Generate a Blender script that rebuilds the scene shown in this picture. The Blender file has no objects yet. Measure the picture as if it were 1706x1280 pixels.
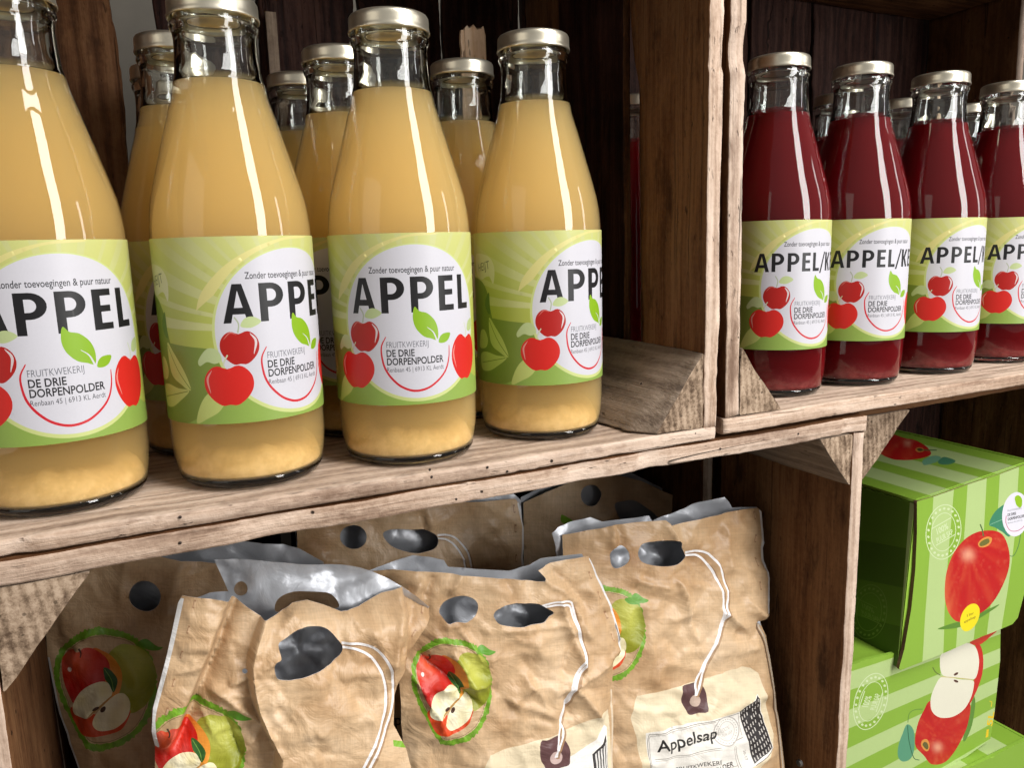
import bpy, bmesh, math, random
import numpy as np
from mathutils import Vector, Matrix
from mathutils.geometry import delaunay_2d_cdt

random.seed(7)
SC = bpy.context.scene
COL = SC.collection

# ------------------------------------------------------------------ camera
F_PX, YAW, PITCH, ROLL = 1288.746, 0.4472736, 0.1762841, -0.0279688
CAMLOC = np.array([-0.02167, -0.41569, 0.12179])
fw = np.array([math.sin(YAW) * math.cos(PITCH), math.cos(YAW) * math.cos(PITCH), -math.sin(PITCH)])
_r = np.array([math.cos(YAW), -math.sin(YAW), 0.0]); _u = np.cross(_r, fw)
CR = math.cos(ROLL) * _r + math.sin(ROLL) * _u
CU = np.cross(CR, fw)
cd = bpy.data.cameras.new('camera'); cam = bpy.data.objects.new('camera', cd); COL.objects.link(cam)
cd.sensor_fit = 'HORIZONTAL'; cd.sensor_width = 36.0; cd.lens = F_PX / 1706 * 36.0
cd.clip_start = 0.01; cd.clip_end = 60
cam.matrix_world = Matrix(((CR[0], CU[0], -fw[0], CAMLOC[0]), (CR[1], CU[1], -fw[1], CAMLOC[1]),
                           (CR[2], CU[2], -fw[2], CAMLOC[2]), (0, 0, 0, 1)))
SC.camera = cam

# ------------------------------------------------------------------ light
W = bpy.data.worlds.new('World'); SC.world = W; W.use_nodes = True
bg = W.node_tree.nodes['Background']
_n, _l = W.node_tree.nodes, W.node_tree.links          # the barn: bright towards the open side, dim behind and to the left
_t = _n.new('ShaderNodeTexCoord'); _d = _n.new('ShaderNodeVectorMath'); _d.operation = 'DOT_PRODUCT'; _d.inputs[1].default_value = (.58, -.72, .38)
_m = _n.new('ShaderNodeMapRange'); _m.inputs[1].default_value = -.45; _m.inputs[2].default_value = .9; _m.inputs[3].default_value = .13; _m.inputs[4].default_value = .36
_l.new(_t.outputs['Generated'], _d.inputs[0]); _l.new(_d.outputs['Value'], _m.inputs[0]); _l.new(_m.outputs[0], bg.inputs[1])
bg.inputs[0].default_value = (1.0, 0.97, 0.93, 1)

def area(name, loc, target, sx, sy, power, col):
    l = bpy.data.lights.new(name, 'AREA'); l.shape = 'RECTANGLE'; l.size = sx; l.size_y = sy
    l.energy = power; l.color = col
    o = bpy.data.objects.new(name, l); COL.objects.link(o); o.location = loc
    d = Vector(target) - Vector(loc); o.rotation_euler = d.to_track_quat('-Z', 'Y').to_euler()
    return o
# the open barn door to the right behind the photographer, and a narrow window further right
area('door_daylight', (0.98, -1.30, 0.66), (0.28, 0.0, 0.10), 0.40, 1.55, 31.0, (1.0, 0.985, 0.965))
area('window_daylight', (2.30, -0.95, 0.55), (0.3, 0.05, 0.0), 0.14, 1.1, 4.5, (1.0, 0.99, 0.98))
area('overhead_fill', (0.95, -1.15, 2.10), (0.30, 0.0, -0.1), 1.0, 0.9, 44.0, (1.0, 0.985, 0.97))  # added soft fill from above and in front, not a roof opening
area('left_daylight', (-1.45, -0.80, 0.40), (0.20, 0.02, 0.05), 0.9, 1.6, 4.0, (1.0, 0.93, 0.82))

SC.view_settings.view_transform = 'Standard'; SC.view_settings.look = 'None'
SC.view_settings.exposure = 0.02; SC.view_settings.gamma = 1.0; SC.view_settings.use_curve_mapping = False
SC.render.engine = 'CYCLES'
SC.cycles.max_bounces = 12; SC.cycles.transmission_bounces = 10; SC.cycles.transparent_max_bounces = 16
SC.cycles.volume_bounces = 14; SC.cycles.glossy_bounces = 5; SC.cycles.diffuse_bounces = 3
SC.cycles.use_light_tree = False
SC.cycles.sample_clamp_indirect = 20.0
SC.cycles.use_denoising = True

# ------------------------------------------------------------------ geometry helpers
def ray(u, v):
    u = np.asarray(u, float); v = np.asarray(v, float)
    return fw + CR * ((u - 853) / F_PX)[..., None] - CU * ((v - 640) / F_PX)[..., None]
def U(u, v, a=0.0, b=0.0, c=0.0):
    """points where the photograph's lines of sight meet the plane y = a + b z + c x"""
    d = ray(u, v)
    s = (a + b * CAMLOC[2] + c * CAMLOC[0] - CAMLOC[1]) / (d[..., 1] - b * d[..., 2] - c * d[..., 0])
    return CAMLOC + s[..., None] * d
def UZ(u, v, z, bx=0.0, x0=0.0):
    d = ray(u, v)
    s = (z + bx * (CAMLOC[0] - x0) - CAMLOC[2]) / (d[..., 2] - bx * d[..., 0])
    return CAMLOC + s[..., None] * d
def PX(p):
    d = np.asarray(p, float) - CAMLOC; z = d @ fw
    return (853 + F_PX * (d @ CR) / z, 640 - F_PX * (d @ CU) / z)

def srgb(r, g=None, b=None):
    if g is None: r, g, b = r
    f = lambda c: (c / 255 / 12.92) if c / 255 <= .04045 else ((c / 255 + .055) / 1.055) ** 2.4
    return (f(r), f(g), f(b))

def empty(name, loc, label=None, cat=None, group=None):
    o = bpy.data.objects.new(name, None); COL.objects.link(o); o.location = loc
    o.empty_display_size = 0.02
    if label: o['label'] = label
    if cat: o['category'] = cat
    if group: o['group'] = group
    return o
def link(name, me, parent=None, loc=(0, 0, 0)):
    """loc is a world position for a child of an unrotated parent"""
    o = bpy.data.objects.new(name, me); COL.objects.link(o)
    if parent is not None:
        o.parent = parent; o.location = Vector(loc) - parent.location
    else: o.location = loc
    return o

def hsh(ix, iy, iz, seed):
    n = (ix.astype(np.int64) * 374761393 + iy.astype(np.int64) * 668265263 + iz.astype(np.int64) * 2147483647 + seed * 1274126177) & 0xffffffff
    n = ((n ^ (n >> 13)) * 1274126177) & 0xffffffff
    n = (n ^ (n >> 16)) & 0xffffffff
    return n / 0xffffffff * 2 - 1
def vnoise(x, y, z=0.0, seed=0):
    x = np.asarray(x, float); y = np.asarray(y, float) + 0 * x; z = np.asarray(z, float) + 0 * x
    i, j, k = np.floor(x), np.floor(y), np.floor(z); a, b, c = x - i, y - j, z - k
    s = lambda t: t * t * t * (t * (t * 6 - 15) + 10)
    a, b, c = s(a), s(b), s(c); r = 0
    for dx in (0, 1):
        for dy in (0, 1):
            for dz in (0, 1):
                r = r + hsh(i + dx, j + dy, k + dz, seed) * (a if dx else 1 - a) * (b if dy else 1 - b) * (c if dz else 1 - c)
    return r
def fbm(x, y, z=0.0, seed=0, o=3):
    r, a = 0, 1.0
    for k in range(o):
        r = r + a * vnoise(x * 2 ** k, y * 2 ** k, z, seed + k * 17); a *= .5
    return r

# ------------------------------------------------------------------ 2-D print shapes
def segs(loop):
    p = np.asarray(loop, float); return np.stack([p, np.roll(p, -1, 0)], 1)
class Sh:
    def __init__(self, s, col, a=1.0):
        self.s = s; self.col = col; self.a = a
def poly(pts, col, a=1.0): return Sh(segs(pts), col, a)
def spl(pts, n=6):
    p = np.asarray(pts, float); out = []
    m = len(p)
    for i in range(m):
        a, b, c, d = p[i - 1], p[i], p[(i + 1) % m], p[(i + 2) % m]
        for k in range(n):
            t = k / n
            out.append(.5 * (2 * b + (c - a) * t + (2 * a - 5 * b + 4 * c - d) * t * t + (3 * b - a - 3 * c + d) * t ** 3))
    return np.array(out)
def ospl(pts, n=6):
    p = np.asarray(pts, float); p = np.vstack([2 * p[0] - p[1], p, 2 * p[-1] - p[-2]]); out = []
    for i in range(1, len(p) - 2):
        a, b, c, d = p[i - 1], p[i], p[i + 1], p[i + 2]
        for k in range(n):
            t = k / n
            out.append(.5 * (2 * b + (c - a) * t + (2 * a - 5 * b + 4 * c - d) * t * t + (3 * b - a - 3 * c + d) * t ** 3))
    out.append(p[-2]); return np.array(out)
def ell(cx, cy, rx, ry=None, rot=0, n=40):
    ry = rx if ry is None else ry; t = np.linspace(0, 2 * np.pi, n, endpoint=False)
    x, y = rx * np.cos(t), ry * np.sin(t); c, s = math.cos(rot), math.sin(rot)
    return np.stack([cx + x * c - y * s, cy + x * s + y * c], 1)
def band(pts, w, taper=None, n=8, smooth=True):
    p = ospl(pts, n) if smooth else np.asarray(pts, float)
    d = np.gradient(p, axis=0); d /= np.linalg.norm(d, axis=1)[:, None] + 1e-9
    nn = np.stack([-d[:, 1], d[:, 0]], 1); t = np.linspace(0, 1, len(p))
    ww = (w / 2 * (taper(t) if taper else np.ones(len(p))))[:, None]
    return np.vstack([p + nn * ww, (p - nn * ww)[::-1]])
_tc = {}
def text_segs(body, bold=0.0):
    """outline of a word in the built-in font, cap height 1, left edge 0, baseline 0"""
    k = (body, bold)
    if k in _tc: return _tc[k]
    cu = bpy.data.curves.new('letters', 'FONT'); cu.body = body; cu.offset = bold; cu.resolution_u = 3
    o = bpy.data.objects.new('letters', cu); COL.objects.link(o)
    bpy.context.view_layer.update()
    me = bpy.data.meshes.new_from_object(o.evaluated_get(bpy.context.evaluated_depsgraph_get()))
    bm = bmesh.new(); bm.from_mesh(me)
    bmesh.ops.remove_doubles(bm, verts=bm.verts, dist=1e-5)
    s = np.array([[e.verts[0].co[:2], e.verts[1].co[:2]] for e in bm.edges if len(e.link_faces) == 1])
    bm.free(); bpy.data.meshes.remove(me); bpy.data.objects.remove(o); bpy.data.curves.remove(cu)
    s = s / 0.729
    s[..., 0] -= s[..., 0].min()
    _tc[k] = s; return s
def text(body, x, y, h, w=None, col=(0, 0, 0), bold=0.0, ex=None, ey=None, a=1.0):
    """w: total width wanted; ex, ey: unit directions of the line and of the letters' height"""
    s = text_segs(body, bold).copy()
    s[..., 0] *= (w / s[..., 0].max()) if w else h
    s[..., 1] *= h
    if ex is not None:
        ex, ey = np.asarray(ex, float), np.asarray(ey, float)
        s = s[..., :1] * ex + s[..., 1:] * ey
    return Sh(s + np.array([x, y]), col, a)
def xf(sh, M, o):
    """affine copy of a print shape"""
    M = np.asarray(M, float); o = np.asarray(o, float); c = sh.col
    if callable(c):
        Mi = np.linalg.inv(M); f = c
        def c(x, y):
            q = (np.stack([x, y], -1) - o) @ Mi.T
            return f(q[..., 0], q[..., 1])
    return Sh(sh.s @ M.T + o, c, sh.a)
def rad(c0, c1, cx, cy, r, p=1.5):
    c0, c1 = np.array(c0), np.array(c1)
    def f(x, y):
        t = np.clip(np.hypot(x - cx, y - cy) / r, 0, 1) ** p
        return c0 + (c1 - c0) * t[..., None]
    return f
def inside(P, S, chunk=1500):
    out = np.zeros(len(P), bool)
    lo, hi = S.reshape(-1, 2).min(0), S.reshape(-1, 2).max(0)
    idx = np.where((P[:, 0] >= lo[0]) & (P[:, 0] <= hi[0]) & (P[:, 1] >= lo[1]) & (P[:, 1] <= hi[1]))[0]
    x1, y1, x2, y2 = S[:, 0, 0], S[:, 0, 1], S[:, 1, 0], S[:, 1, 1]
    dy = np.where(np.abs(y2 - y1) < 1e-12, 1e-12, y2 - y1)
    for k in range(0, len(idx), chunk):
        q = P[idx[k:k + chunk]]; px, py = q[:, :1], q[:, 1:]
        m = ((y1 > py) != (y2 > py)) & (px < (x2 - x1) * (py - y1) / dy + x1)
        out[idx[k:k + chunk]] = m.sum(1) % 2 == 1
    return out
def seg_dist(P, S):
    d = np.full(len(P), 1e9)
    for a, b in S:
        ab = b - a; t = np.clip(((P - a) @ ab) / (ab @ ab + 1e-12), 0, 1)
        d = np.minimum(d, np.linalg.norm(P - a - t[:, None] * ab, axis=1))
    return d

def sheet(name, outline, holes, shapes, base, mapf, grid, mats, parent=None, loc=(0, 0, 0), back=None,
          uvscale=0.001, round_=1e-4, smooth=True, maxseg=None):
    """One mesh: the flat outline is triangulated with every printed shape's edge kept crisp, each
    face takes its print colour, and mapf bends it into place. back = thickness: adds a rear skin (slot 1) and rim (slot 2)."""
    lim = segs(outline)
    allsegs = [lim] + [segs(h) for h in holes] + [s.s for s in shapes]
    if maxseg:
        fine = []
        for S in allsegs:
            L = np.linalg.norm(S[:, 1] - S[:, 0], axis=1); k = np.maximum(1, np.ceil(L / maxseg).astype(int)); o = [S[k == 1]]
            for (a, b), m in zip(S[k > 1], k[k > 1]):
                q = a + (b - a) * np.linspace(0, 1, m + 1)[:, None]; o.append(np.stack([q[:-1], q[1:]], 1))
            fine.append(np.vstack(o))
        allsegs = fine
    vid, V, E = {}, [], set()
    def vi(p):
        k = (round(p[0] / round_), round(p[1] / round_))
        if k not in vid: vid[k] = len(V); V.append((float(p[0]), float(p[1])))
        return vid[k]
    for S in allsegs:
        for a, b in S:
            i, j = vi(a), vi(b)
            if i != j: E.add((i, j))
    g = np.asarray(grid, float); g = g[inside(g, lim)]
    gd = np.ones(len(g), bool)
    g = g[gd]
    for p in g: vi(p)
    r = delaunay_2d_cdt([Vector(v) for v in V], list(E), [], 0, round_)
    P = np.array([tuple(v) for v in r[0]]); T = np.array(r[2])
    cen = P[T].mean(1)
    keep = inside(cen, lim)
    for h in holes: keep &= ~inside(cen, segs(h))
    ar = np.abs(np.cross(P[T[:, 1]] - P[T[:, 0]], P[T[:, 2]] - P[T[:, 0]])) if len(T) else 0
    keep &= ar > 1e-9
    T = T[keep]; cen = cen[keep]
    which = np.full(len(T), -1)
    for k, s in enumerate(shapes): which[inside(cen, s.s)] = k
    cols = np.zeros((len(T), 3, 4)); PT = P[T]
    for k in range(-1, len(shapes)):
        m = which == k
        if not m.any(): continue
        c, a = (base, 0.0) if k < 0 else (shapes[k].col, shapes[k].a)
        if k < 0 and isinstance(base, tuple) and len(base) == 2: c, a = base
        cols[m, :, :3] = c(PT[m][..., 0], PT[m][..., 1]) if callable(c) else np.array(c)
        cols[m, :, 3] = a
    Q, Nn = mapf(P[:, 0], P[:, 1])
    Q = Q - np.array(loc)
    e1 = Q[T[:, 1]] - Q[T[:, 0]]; e2 = Q[T[:, 2]] - Q[T[:, 0]]
    flip = (np.cross(e1, e2) * Nn[T[:, 0]]).sum(1) < 0
    T[flip] = T[flip][:, ::-1]; cols[flip] = cols[flip][:, ::-1]
    used = np.unique(T); re = np.full(len(P), -1); re[used] = np.arange(len(used))
    T = re[T]; P, Q, Nn = P[used], Q[used], Nn[used]
    faces = T.tolist(); mi = [0] * len(faces); verts = Q; uvP = P
    if back:
        n = len(Q); verts = np.vstack([Q, Q - Nn * back]); uvP = np.vstack([P, P])
        faces += (T[:, ::-1] + n).tolist(); mi += [1] * len(T)
        cnt = {}
        for a, b, c in T.tolist():
            for i, j in ((a, b), (b, c), (c, a)):
                cnt[(i, j)] = cnt.get((i, j), 0) + 1
        rim = [(i, j) for (i, j) in cnt if (j, i) not in cnt]
        faces += [[j, i, i + n, j + n] for i, j in rim]; mi += [2] * len(rim)
    me = bpy.data.meshes.new(name)
    me.from_pydata(verts.tolist(), [], faces); me.update()
    for m in mats: me.materials.append(m)
    me.polygons.foreach_set('material_index', mi)
    me.polygons.foreach_set('use_smooth', [smooth] * len(faces))
    ca = me.color_attributes.new('Print', 'FLOAT_COLOR', 'CORNER')
    full = np.zeros((len(me.loops), 4)); full[:, :3] = .5
    full[:cols.reshape(-1, 4).shape[0]] = cols.reshape(-1, 4)
    ca.data.foreach_set('color', full.ravel())
    uv = me.uv_layers.new(name='UVMap')
    li = np.zeros(len(me.loops), int); me.loops.foreach_get('vertex_index', li)
    uv.data.foreach_set('uv', (uvP[li] * uvscale).ravel())
    if back:
        # crisp rim
        at = me.attributes.new('sharp_edge', 'BOOLEAN', 'EDGE')
        ed = np.zeros(len(me.edges) * 2, int); me.edges.foreach_get('vertices', ed); ed = ed.reshape(-1, 2)
        rs = set(tuple(sorted(x)) for x in rim) | set((min(i, j) + n, max(i, j) + n) for i, j in rim)
        at.data.foreach_set('value', [tuple(sorted(x)) in rs for x in ed.tolist()])
    return link(name, me, parent, loc)

def lathe(prof, n=64, closed=False):
    v, f = [], []
    rows = []
    for r, z in prof:
        if r < 1e-6: rows.append([len(v)]); v.append((0, 0, z))
        else:
            rows.append(list(range(len(v), len(v) + n)))
            v += [(r * math.sin(2 * math.pi * k / n), -r * math.cos(2 * math.pi * k / n), z) for k in range(n)]
    pr = list(zip(rows, rows[1:])) + ([(rows[-1], rows[0])] if closed else [])
    for a, b in pr:
        for k in range(n):
            k2 = (k + 1) % n
            if len(a) == 1: f.append((a[0], b[k2], b[k]))
            elif len(b) == 1: f.append((a[k], a[k2], b[0]))
            else: f.append((a[k], a[k2], b[k2], b[k]))
    return v, f
def mesh(name, v, f, mats, smooth=True, mi=None):
    me = bpy.data.meshes.new(name); me.from_pydata([tuple(x) for x in v], [], f); me.update()
    for m in mats: me.materials.append(m)
    if mi is not None: me.polygons.foreach_set('material_index', mi)
    me.polygons.foreach_set('use_smooth', [smooth] * len(f))
    return me

# ------------------------------------------------------------------ materials
class NT:
    def __init__(self, name):
        self.m = bpy.data.materials.new(name); self.m.use_nodes = True
        self.t = self.m.node_tree; self.t.nodes.clear()
        self.out = self.t.nodes.new('ShaderNodeOutputMaterial')
    def n(self, typ, inp=None, **kw):
        x = self.t.nodes.new('ShaderNode' + typ)
        for k, v in kw.items(): setattr(x, k, v)
        for k, v in (inp or {}).items():
            if isinstance(v, bpy.types.NodeSocket): self.t.links.new(v, x.inputs[k])
            else: x.inputs[k].default_value = v
        return x
    def ramp(self, fac, stops):
        x = self.n('ValToRGB', {0: fac}); el = x.color_ramp.elements
        while len(el) < len(stops): el.new(.5)
        for e, (p, c) in zip(el, stops):
            e.position = p; e.color = (*c, 1) if len(c) == 3 else c
        return x.outputs[0]
    def math(self, op, a, b=0.0, clamp=False):
        return self.n('Math', {0: a, 1: b}, operation=op, use_clamp=clamp).outputs[0]
    def mix(self, f, a, b, mode='MIX'):
        x = self.n('Mix', data_type='RGBA', blend_type=mode)
        for k, v in ((0, f), (6, a), (7, b)):
            if isinstance(v, bpy.types.NodeSocket): self.t.links.new(v, x.inputs[k])
            else: x.inputs[k].default_value = v if k == 0 or len(v) == 4 else (*v, 1)
        return x.outputs[2]
    def done(self, sh): self.t.links.new(sh, self.out.inputs[0]); return self.m

_wc = {}
def wood(kind, ax):
    if (kind, ax) in _wc: return _wc[(kind, ax)]
    t = NT('wood_%s_%s' % (kind, 'xyz'[ax]))
    pal = {'weathered': [(0.1503, 0.0859, 0.0537), (0.3704, 0.2491, 0.174), (0.5583, 0.408, 0.306), (0.7086, 0.5529, 0.4402)],
           'floor': [(0.1416, 0.0909, 0.0625), (0.3422, 0.2419, 0.1746), (0.5074, 0.3752, 0.2832), (0.6608, 0.5133, 0.4012)],
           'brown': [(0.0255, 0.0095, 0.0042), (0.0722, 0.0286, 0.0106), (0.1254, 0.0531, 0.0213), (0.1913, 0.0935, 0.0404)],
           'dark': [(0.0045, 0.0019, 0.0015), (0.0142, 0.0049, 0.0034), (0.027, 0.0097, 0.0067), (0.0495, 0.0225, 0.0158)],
           'block': [(0.0615, 0.041, 0.0271), (0.1435, 0.1, 0.0689), (0.2173, 0.1599, 0.1132), (0.3034, 0.2296, 0.1681)],
           'tan': [(.55, .34, .19), (.72, .48, .30), (.80, .57, .39), (.86, .66, .48)]}[kind]
    co = t.n('TexCoord').outputs['Object']
    rnd = t.n('ObjectInfo').outputs['Random']
    off = t.n('VectorMath', {0: co, 1: t.n('CombineXYZ', {0: t.math('MULTIPLY', rnd, 7.3), 1: t.math('MULTIPLY', rnd, 3.1), 2: t.math('MULTIPLY', rnd, 5.7)}).outputs[0]}, operation='ADD').outputs[0]
    def st(k, lng=0.06):
        s = [k, k, k]; s[ax] = k * lng
        return t.n('Mapping', {0: off, 3: s}).outputs[0]
    fib = t.n('TexNoise', {0: st(420, .035), 'Scale': 1.0, 'Detail': 4.0, 'Roughness': .65}).outputs[0]
    grn = t.n('TexNoise', {0: st(90, .05), 'Scale': 1.0, 'Detail': 5.0, 'Roughness': .6, 'Distortion': .9}).outputs[0]
    blo = t.n('TexNoise', {0: st(14, .45), 'Scale': 1.0, 'Detail': 3.0, 'Roughness': .6}).outputs[0]
    gri = t.n('TexNoise', {0: off, 'Scale': 260.0, 'Detail': 3.0, 'Roughness': .7}).outputs[0]
    wv = t.n('TexWave', {0: st(30, .06), 'Scale': 1.0, 'Distortion': 5.0, 'Detail': 3.0, 'Detail Scale': 1.6}, wave_type='BANDS', bands_direction='YZX'[ax]).outputs[1]
    f = t.math('ADD', t.math('MULTIPLY', fib, .34), t.math('MULTIPLY', grn, .34))
    f = t.math('ADD', f, t.math('MULTIPLY', blo, .26))
    f = t.math('ADD', f, t.math('MULTIPLY', gri, .16))
    f = t.math('ADD', f, t.math('MULTIPLY', wv, .10))
    c = t.ramp(f, [(.42, pal[0]), (.515, pal[1]), (.60, pal[2]), (.70, pal[3])])
    # slow tint change from board to board, and grey bloom in patches
    c = t.mix(t.math('MULTIPLY', rnd, .16), c, tuple(x * .62 for x in pal[1]), 'MIX')
    tint = t.n('TexNoise', {0: st(5, .5), 'Scale': 1.0, 'Detail': 2.0}).outputs[0]
    c = t.mix(t.n('MapRange', {0: tint, 1: .45, 2: .7, 3: 0.0, 4: .45}).outputs[0], c, (pal[2][0] * .78, pal[2][1] * .84, pal[2][2] * .92))
    # drying cracks along the grain and beetle holes
    crk = t.n('TexNoise', {0: st(55, .022), 'Scale': 1.0, 'Detail': 2.0, 'Roughness': .45, 'Distortion': .35}).outputs[0]
    cm = t.n('MapRange', {0: t.math('ABSOLUTE', t.math('SUBTRACT', crk, .565)), 1: .0, 2: .010, 3: 1.0, 4: 0.0}).outputs[0]
    cm = t.math('MULTIPLY', cm, t.n('MapRange', {0: blo, 1: .48, 2: .60, 3: 0.0, 4: .85}).outputs[0])
    hol = t.n('TexVoronoi', {0: off, 'Scale': 62.0}, feature='F1')
    hm = t.n('MapRange', {0: hol.outputs[0], 1: .055, 2: .085, 3: 1.0, 4: 0.0}).outputs[0]
    hm = t.math('MULTIPLY', hm, t.math('GREATER_THAN', t.n('SeparateColor', {0: hol.outputs[1]}).outputs[0], .80))
    pit = t.n('TexNoise', {0: st(330, .30), 'Scale': 1.0, 'Detail': 2.0, 'Roughness': .5}).outputs[0]
    pm = t.math('MULTIPLY', t.n('MapRange', {0: pit, 1: .66, 2: .74, 3: 0.0, 4: .7}).outputs[0], t.n('MapRange', {0: blo, 1: .40, 2: .62, 3: .1, 4: 1.0}).outputs[0])
    wear = t.n('TexNoise', {0: st(48, .35), 'Scale': 1.0, 'Detail': 5.0, 'Roughness': .7}).outputs[0]
    c = t.mix(t.n('MapRange', {0: wear, 1: .54, 2: .70, 3: 0.0, 4: .6}).outputs[0], c, tuple(min(.8, x * 1.12) for x in pal[3]))
    c = t.mix(t.n('MapRange', {0: wear, 1: .46, 2: .30, 3: 0.0, 4: .8}).outputs[0], c, pal[0])
    dk = t.math('MAXIMUM', t.math('MAXIMUM', cm, hm), pm, True)
    c = t.mix(dk, c, tuple(x * .18 for x in pal[0]))
    hgt = t.math('SUBTRACT', t.math('ADD', t.math('MULTIPLY', fib, .6), t.math('ADD', t.math('MULTIPLY', grn, .8), t.math('MULTIPLY', gri, .35))), t.math('MULTIPLY', dk, 1.2))
    b = t.n('Bump', {'Strength': .75, 'Distance': .0011, 'Height': hgt}).outputs[0]
    b.node.inputs['Distance'].default_value = .0019 if kind in ('weathered', 'block', 'floor') else .0012
    p = t.n('BsdfPrincipled', {'Base Color': c, 'Roughness': .78 if kind not in ('brown', 'dark') else .66, 'Normal': b, 'Specular IOR Level': .3 if kind not in ('brown', 'dark') else .12})
    _wc[(kind, ax)] = t.done(p.outputs[0]); return _wc[(kind, ax)]

def endgrain():
    t = NT('wood_end_grain')
    co = t.n('TexCoord').outputs['Object']; rnd = t.n('ObjectInfo').outputs['Random']
    off = t.n('VectorMath', {0: co, 1: t.n('CombineXYZ', {0: t.math('MULTIPLY_ADD', rnd, .03), 1: rnd, 2: t.math('MULTIPLY', rnd, .02)}).outputs[0]}, operation='ADD').outputs[0]
    sh = t.n('Mapping', {0: off, 1: (.06, 0, .055)}).outputs[0]
    rings = t.n('TexWave', {0: sh, 'Scale': 62.0, 'Distortion': 3.4, 'Detail': 4.0, 'Detail Scale': 9.0, 'Detail Roughness': .7}, wave_type='RINGS', rings_direction='Y').outputs[1]
    saw = t.n('TexNoise', {0: t.n('Mapping', {0: off, 2: (0, .9, 0), 3: (700, 200, 90)}).outputs[0], 'Scale': 1.0, 'Detail': 3.0}).outputs[0]
    gr = t.n('TexNoise', {0: off, 'Scale': 500.0, 'Detail': 3.0, 'Roughness': .75}).outputs[0]
    blo = t.n('TexNoise', {0: off, 'Scale': 70.0, 'Detail': 5.0, 'Roughness': .65}).outputs[0]
    f = t.math('ADD', t.math('MULTIPLY', rings, .09), t.math('MULTIPLY', saw, .10))
    f = t.math('ADD', f, t.math('MULTIPLY', gr, .34)); f = t.math('ADD', f, t.math('MULTIPLY', blo, .58))
    c = t.ramp(f, [(.43, (.085, .052, .032)), (.52, (.20, .137, .09)), (.59, (.32, .228, .155)), (.68, (.45, .335, .24))])
    pores = t.n('TexVoronoi', {0: off, 'Scale': 190.0}).outputs[0]
    pm = t.math('MULTIPLY', t.n('MapRange', {0: pores, 1: .12, 2: .22, 3: 1.0, 4: 0.0}).outputs[0], t.math('GREATER_THAN', blo, .5))
    c = t.mix(t.math('MULTIPLY', pm, .7), c, (.05, .033, .02))
    h = t.math('SUBTRACT', t.math('ADD', f, t.math('MULTIPLY', gr, .5)), pm)
    b = t.n('Bump', {'Strength': .7, 'Distance': .0003, 'Height': h}).outputs[0]
    return t.done(t.n('BsdfPrincipled', {'Base Color': c, 'Roughness': .85, 'Normal': b, 'Specular IOR Level': .2}).outputs[0])
M_END = endgrain()

def glass_mat():
    t = NT('clear_glass')
    co = t.n('TexCoord').outputs['Object']
    n1 = t.n('TexNoise', {0: t.n('Mapping', {0: co, 3: (1, 1, .45)}).outputs[0], 'Scale': 95.0, 'Detail': 1.5}).outputs[0]
    b = t.n('Bump', {'Strength': .35, 'Distance': .0012, 'Height': n1}).outputs[0]
    return t.done(t.n('BsdfPrincipled', {'Base Color': (.955, .975, .955, 1), 'Roughness': 0.0, 'IOR': 1.5, 'Transmission Weight': 1.0, 'Normal': b}).outputs[0])
def shell_mat():
    """the thin wall of the bottle against the juice: clear, only its mirror reflection shows"""
    t = NT('glass_wall')
    co = t.n('TexCoord').outputs['Object']
    n1 = t.n('TexNoise', {0: t.n('Mapping', {0: co, 3: (1, 1, .30)}).outputs[0], 'Scale': 70.0, 'Detail': 1.5}).outputs[0]
    b = t.n('Bump', {'Strength': .16, 'Distance': .0012, 'Height': n1}).outputs[0]
    fc = t.n('LayerWeight', {'Blend': .5, 'Normal': b}).outputs['Facing']
    fr = t.math('MULTIPLY_ADD', t.math('POWER', fc, 5.0), .96); fr.node.inputs[2].default_value = .042
    g = t.n('BsdfGlossy', {0: (1, 1, 1, 1), 'Roughness': .012, 'Normal': b}).outputs[0]
    tr = t.n('BsdfTransparent', {0: (1, 1, 1, 1)}).outputs[0]
    return t.done(t.n('MixShader', {0: fr, 1: tr, 2: g}).outputs[0])
def juice_mat(name, c0, c1, sss, radius, scale):
    t = NT(name)
    co = t.n('TexCoord').outputs['Object']
    z = t.n('SeparateXYZ', {0: co}).outputs[2]
    cl = t.n('TexNoise', {0: t.n('Mapping', {0: co, 3: (1, 1, .6)}).outputs[0], 'Scale': 34.0, 'Detail': 3.0, 'Roughness': .6}).outputs[0]
    # pulp settles to the bottom of the bottle
    f = t.math('ADD', t.n('MapRange', {0: z, 1: .004, 2: .024, 3: .95, 4: .0}).outputs[0], t.math('MULTIPLY', t.math('SUBTRACT', cl, .5), .5), True)
    c = t.mix(f, c0, c1)
    return t.done(t.n('BsdfPrincipled', {'Base Color': c, 'Roughness': .35, 'Specular IOR Level': .12, 'Subsurface Weight': sss,
                                         'Subsurface Radius': radius, 'Subsurface Scale': scale}).outputs[0])
def lid_mat():
    t = NT('gold_lid')
    co = t.n('TexCoord').outputs['Object']
    n1 = t.n('TexNoise', {0: co, 'Scale': 900.0, 'Detail': 2.0}).outputs[0]
    n2 = t.n('TexNoise', {0: co, 'Scale': 60.0, 'Detail': 3.0}).outputs[0]
    c = t.mix(n2, (.68, .62, .48), (.80, .75, .62))
    r = t.n('MapRange', {0: n2, 3: .24, 4: .40}).outputs[0]
    b = t.n('Bump', {'Strength': .12, 'Distance': .0003, 'Height': n1}).outputs[0]
    return t.done(t.n('BsdfPrincipled', {'Base Color': c, 'Metallic': .92, 'Roughness': r, 'Normal': b}).outputs[0])
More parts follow.
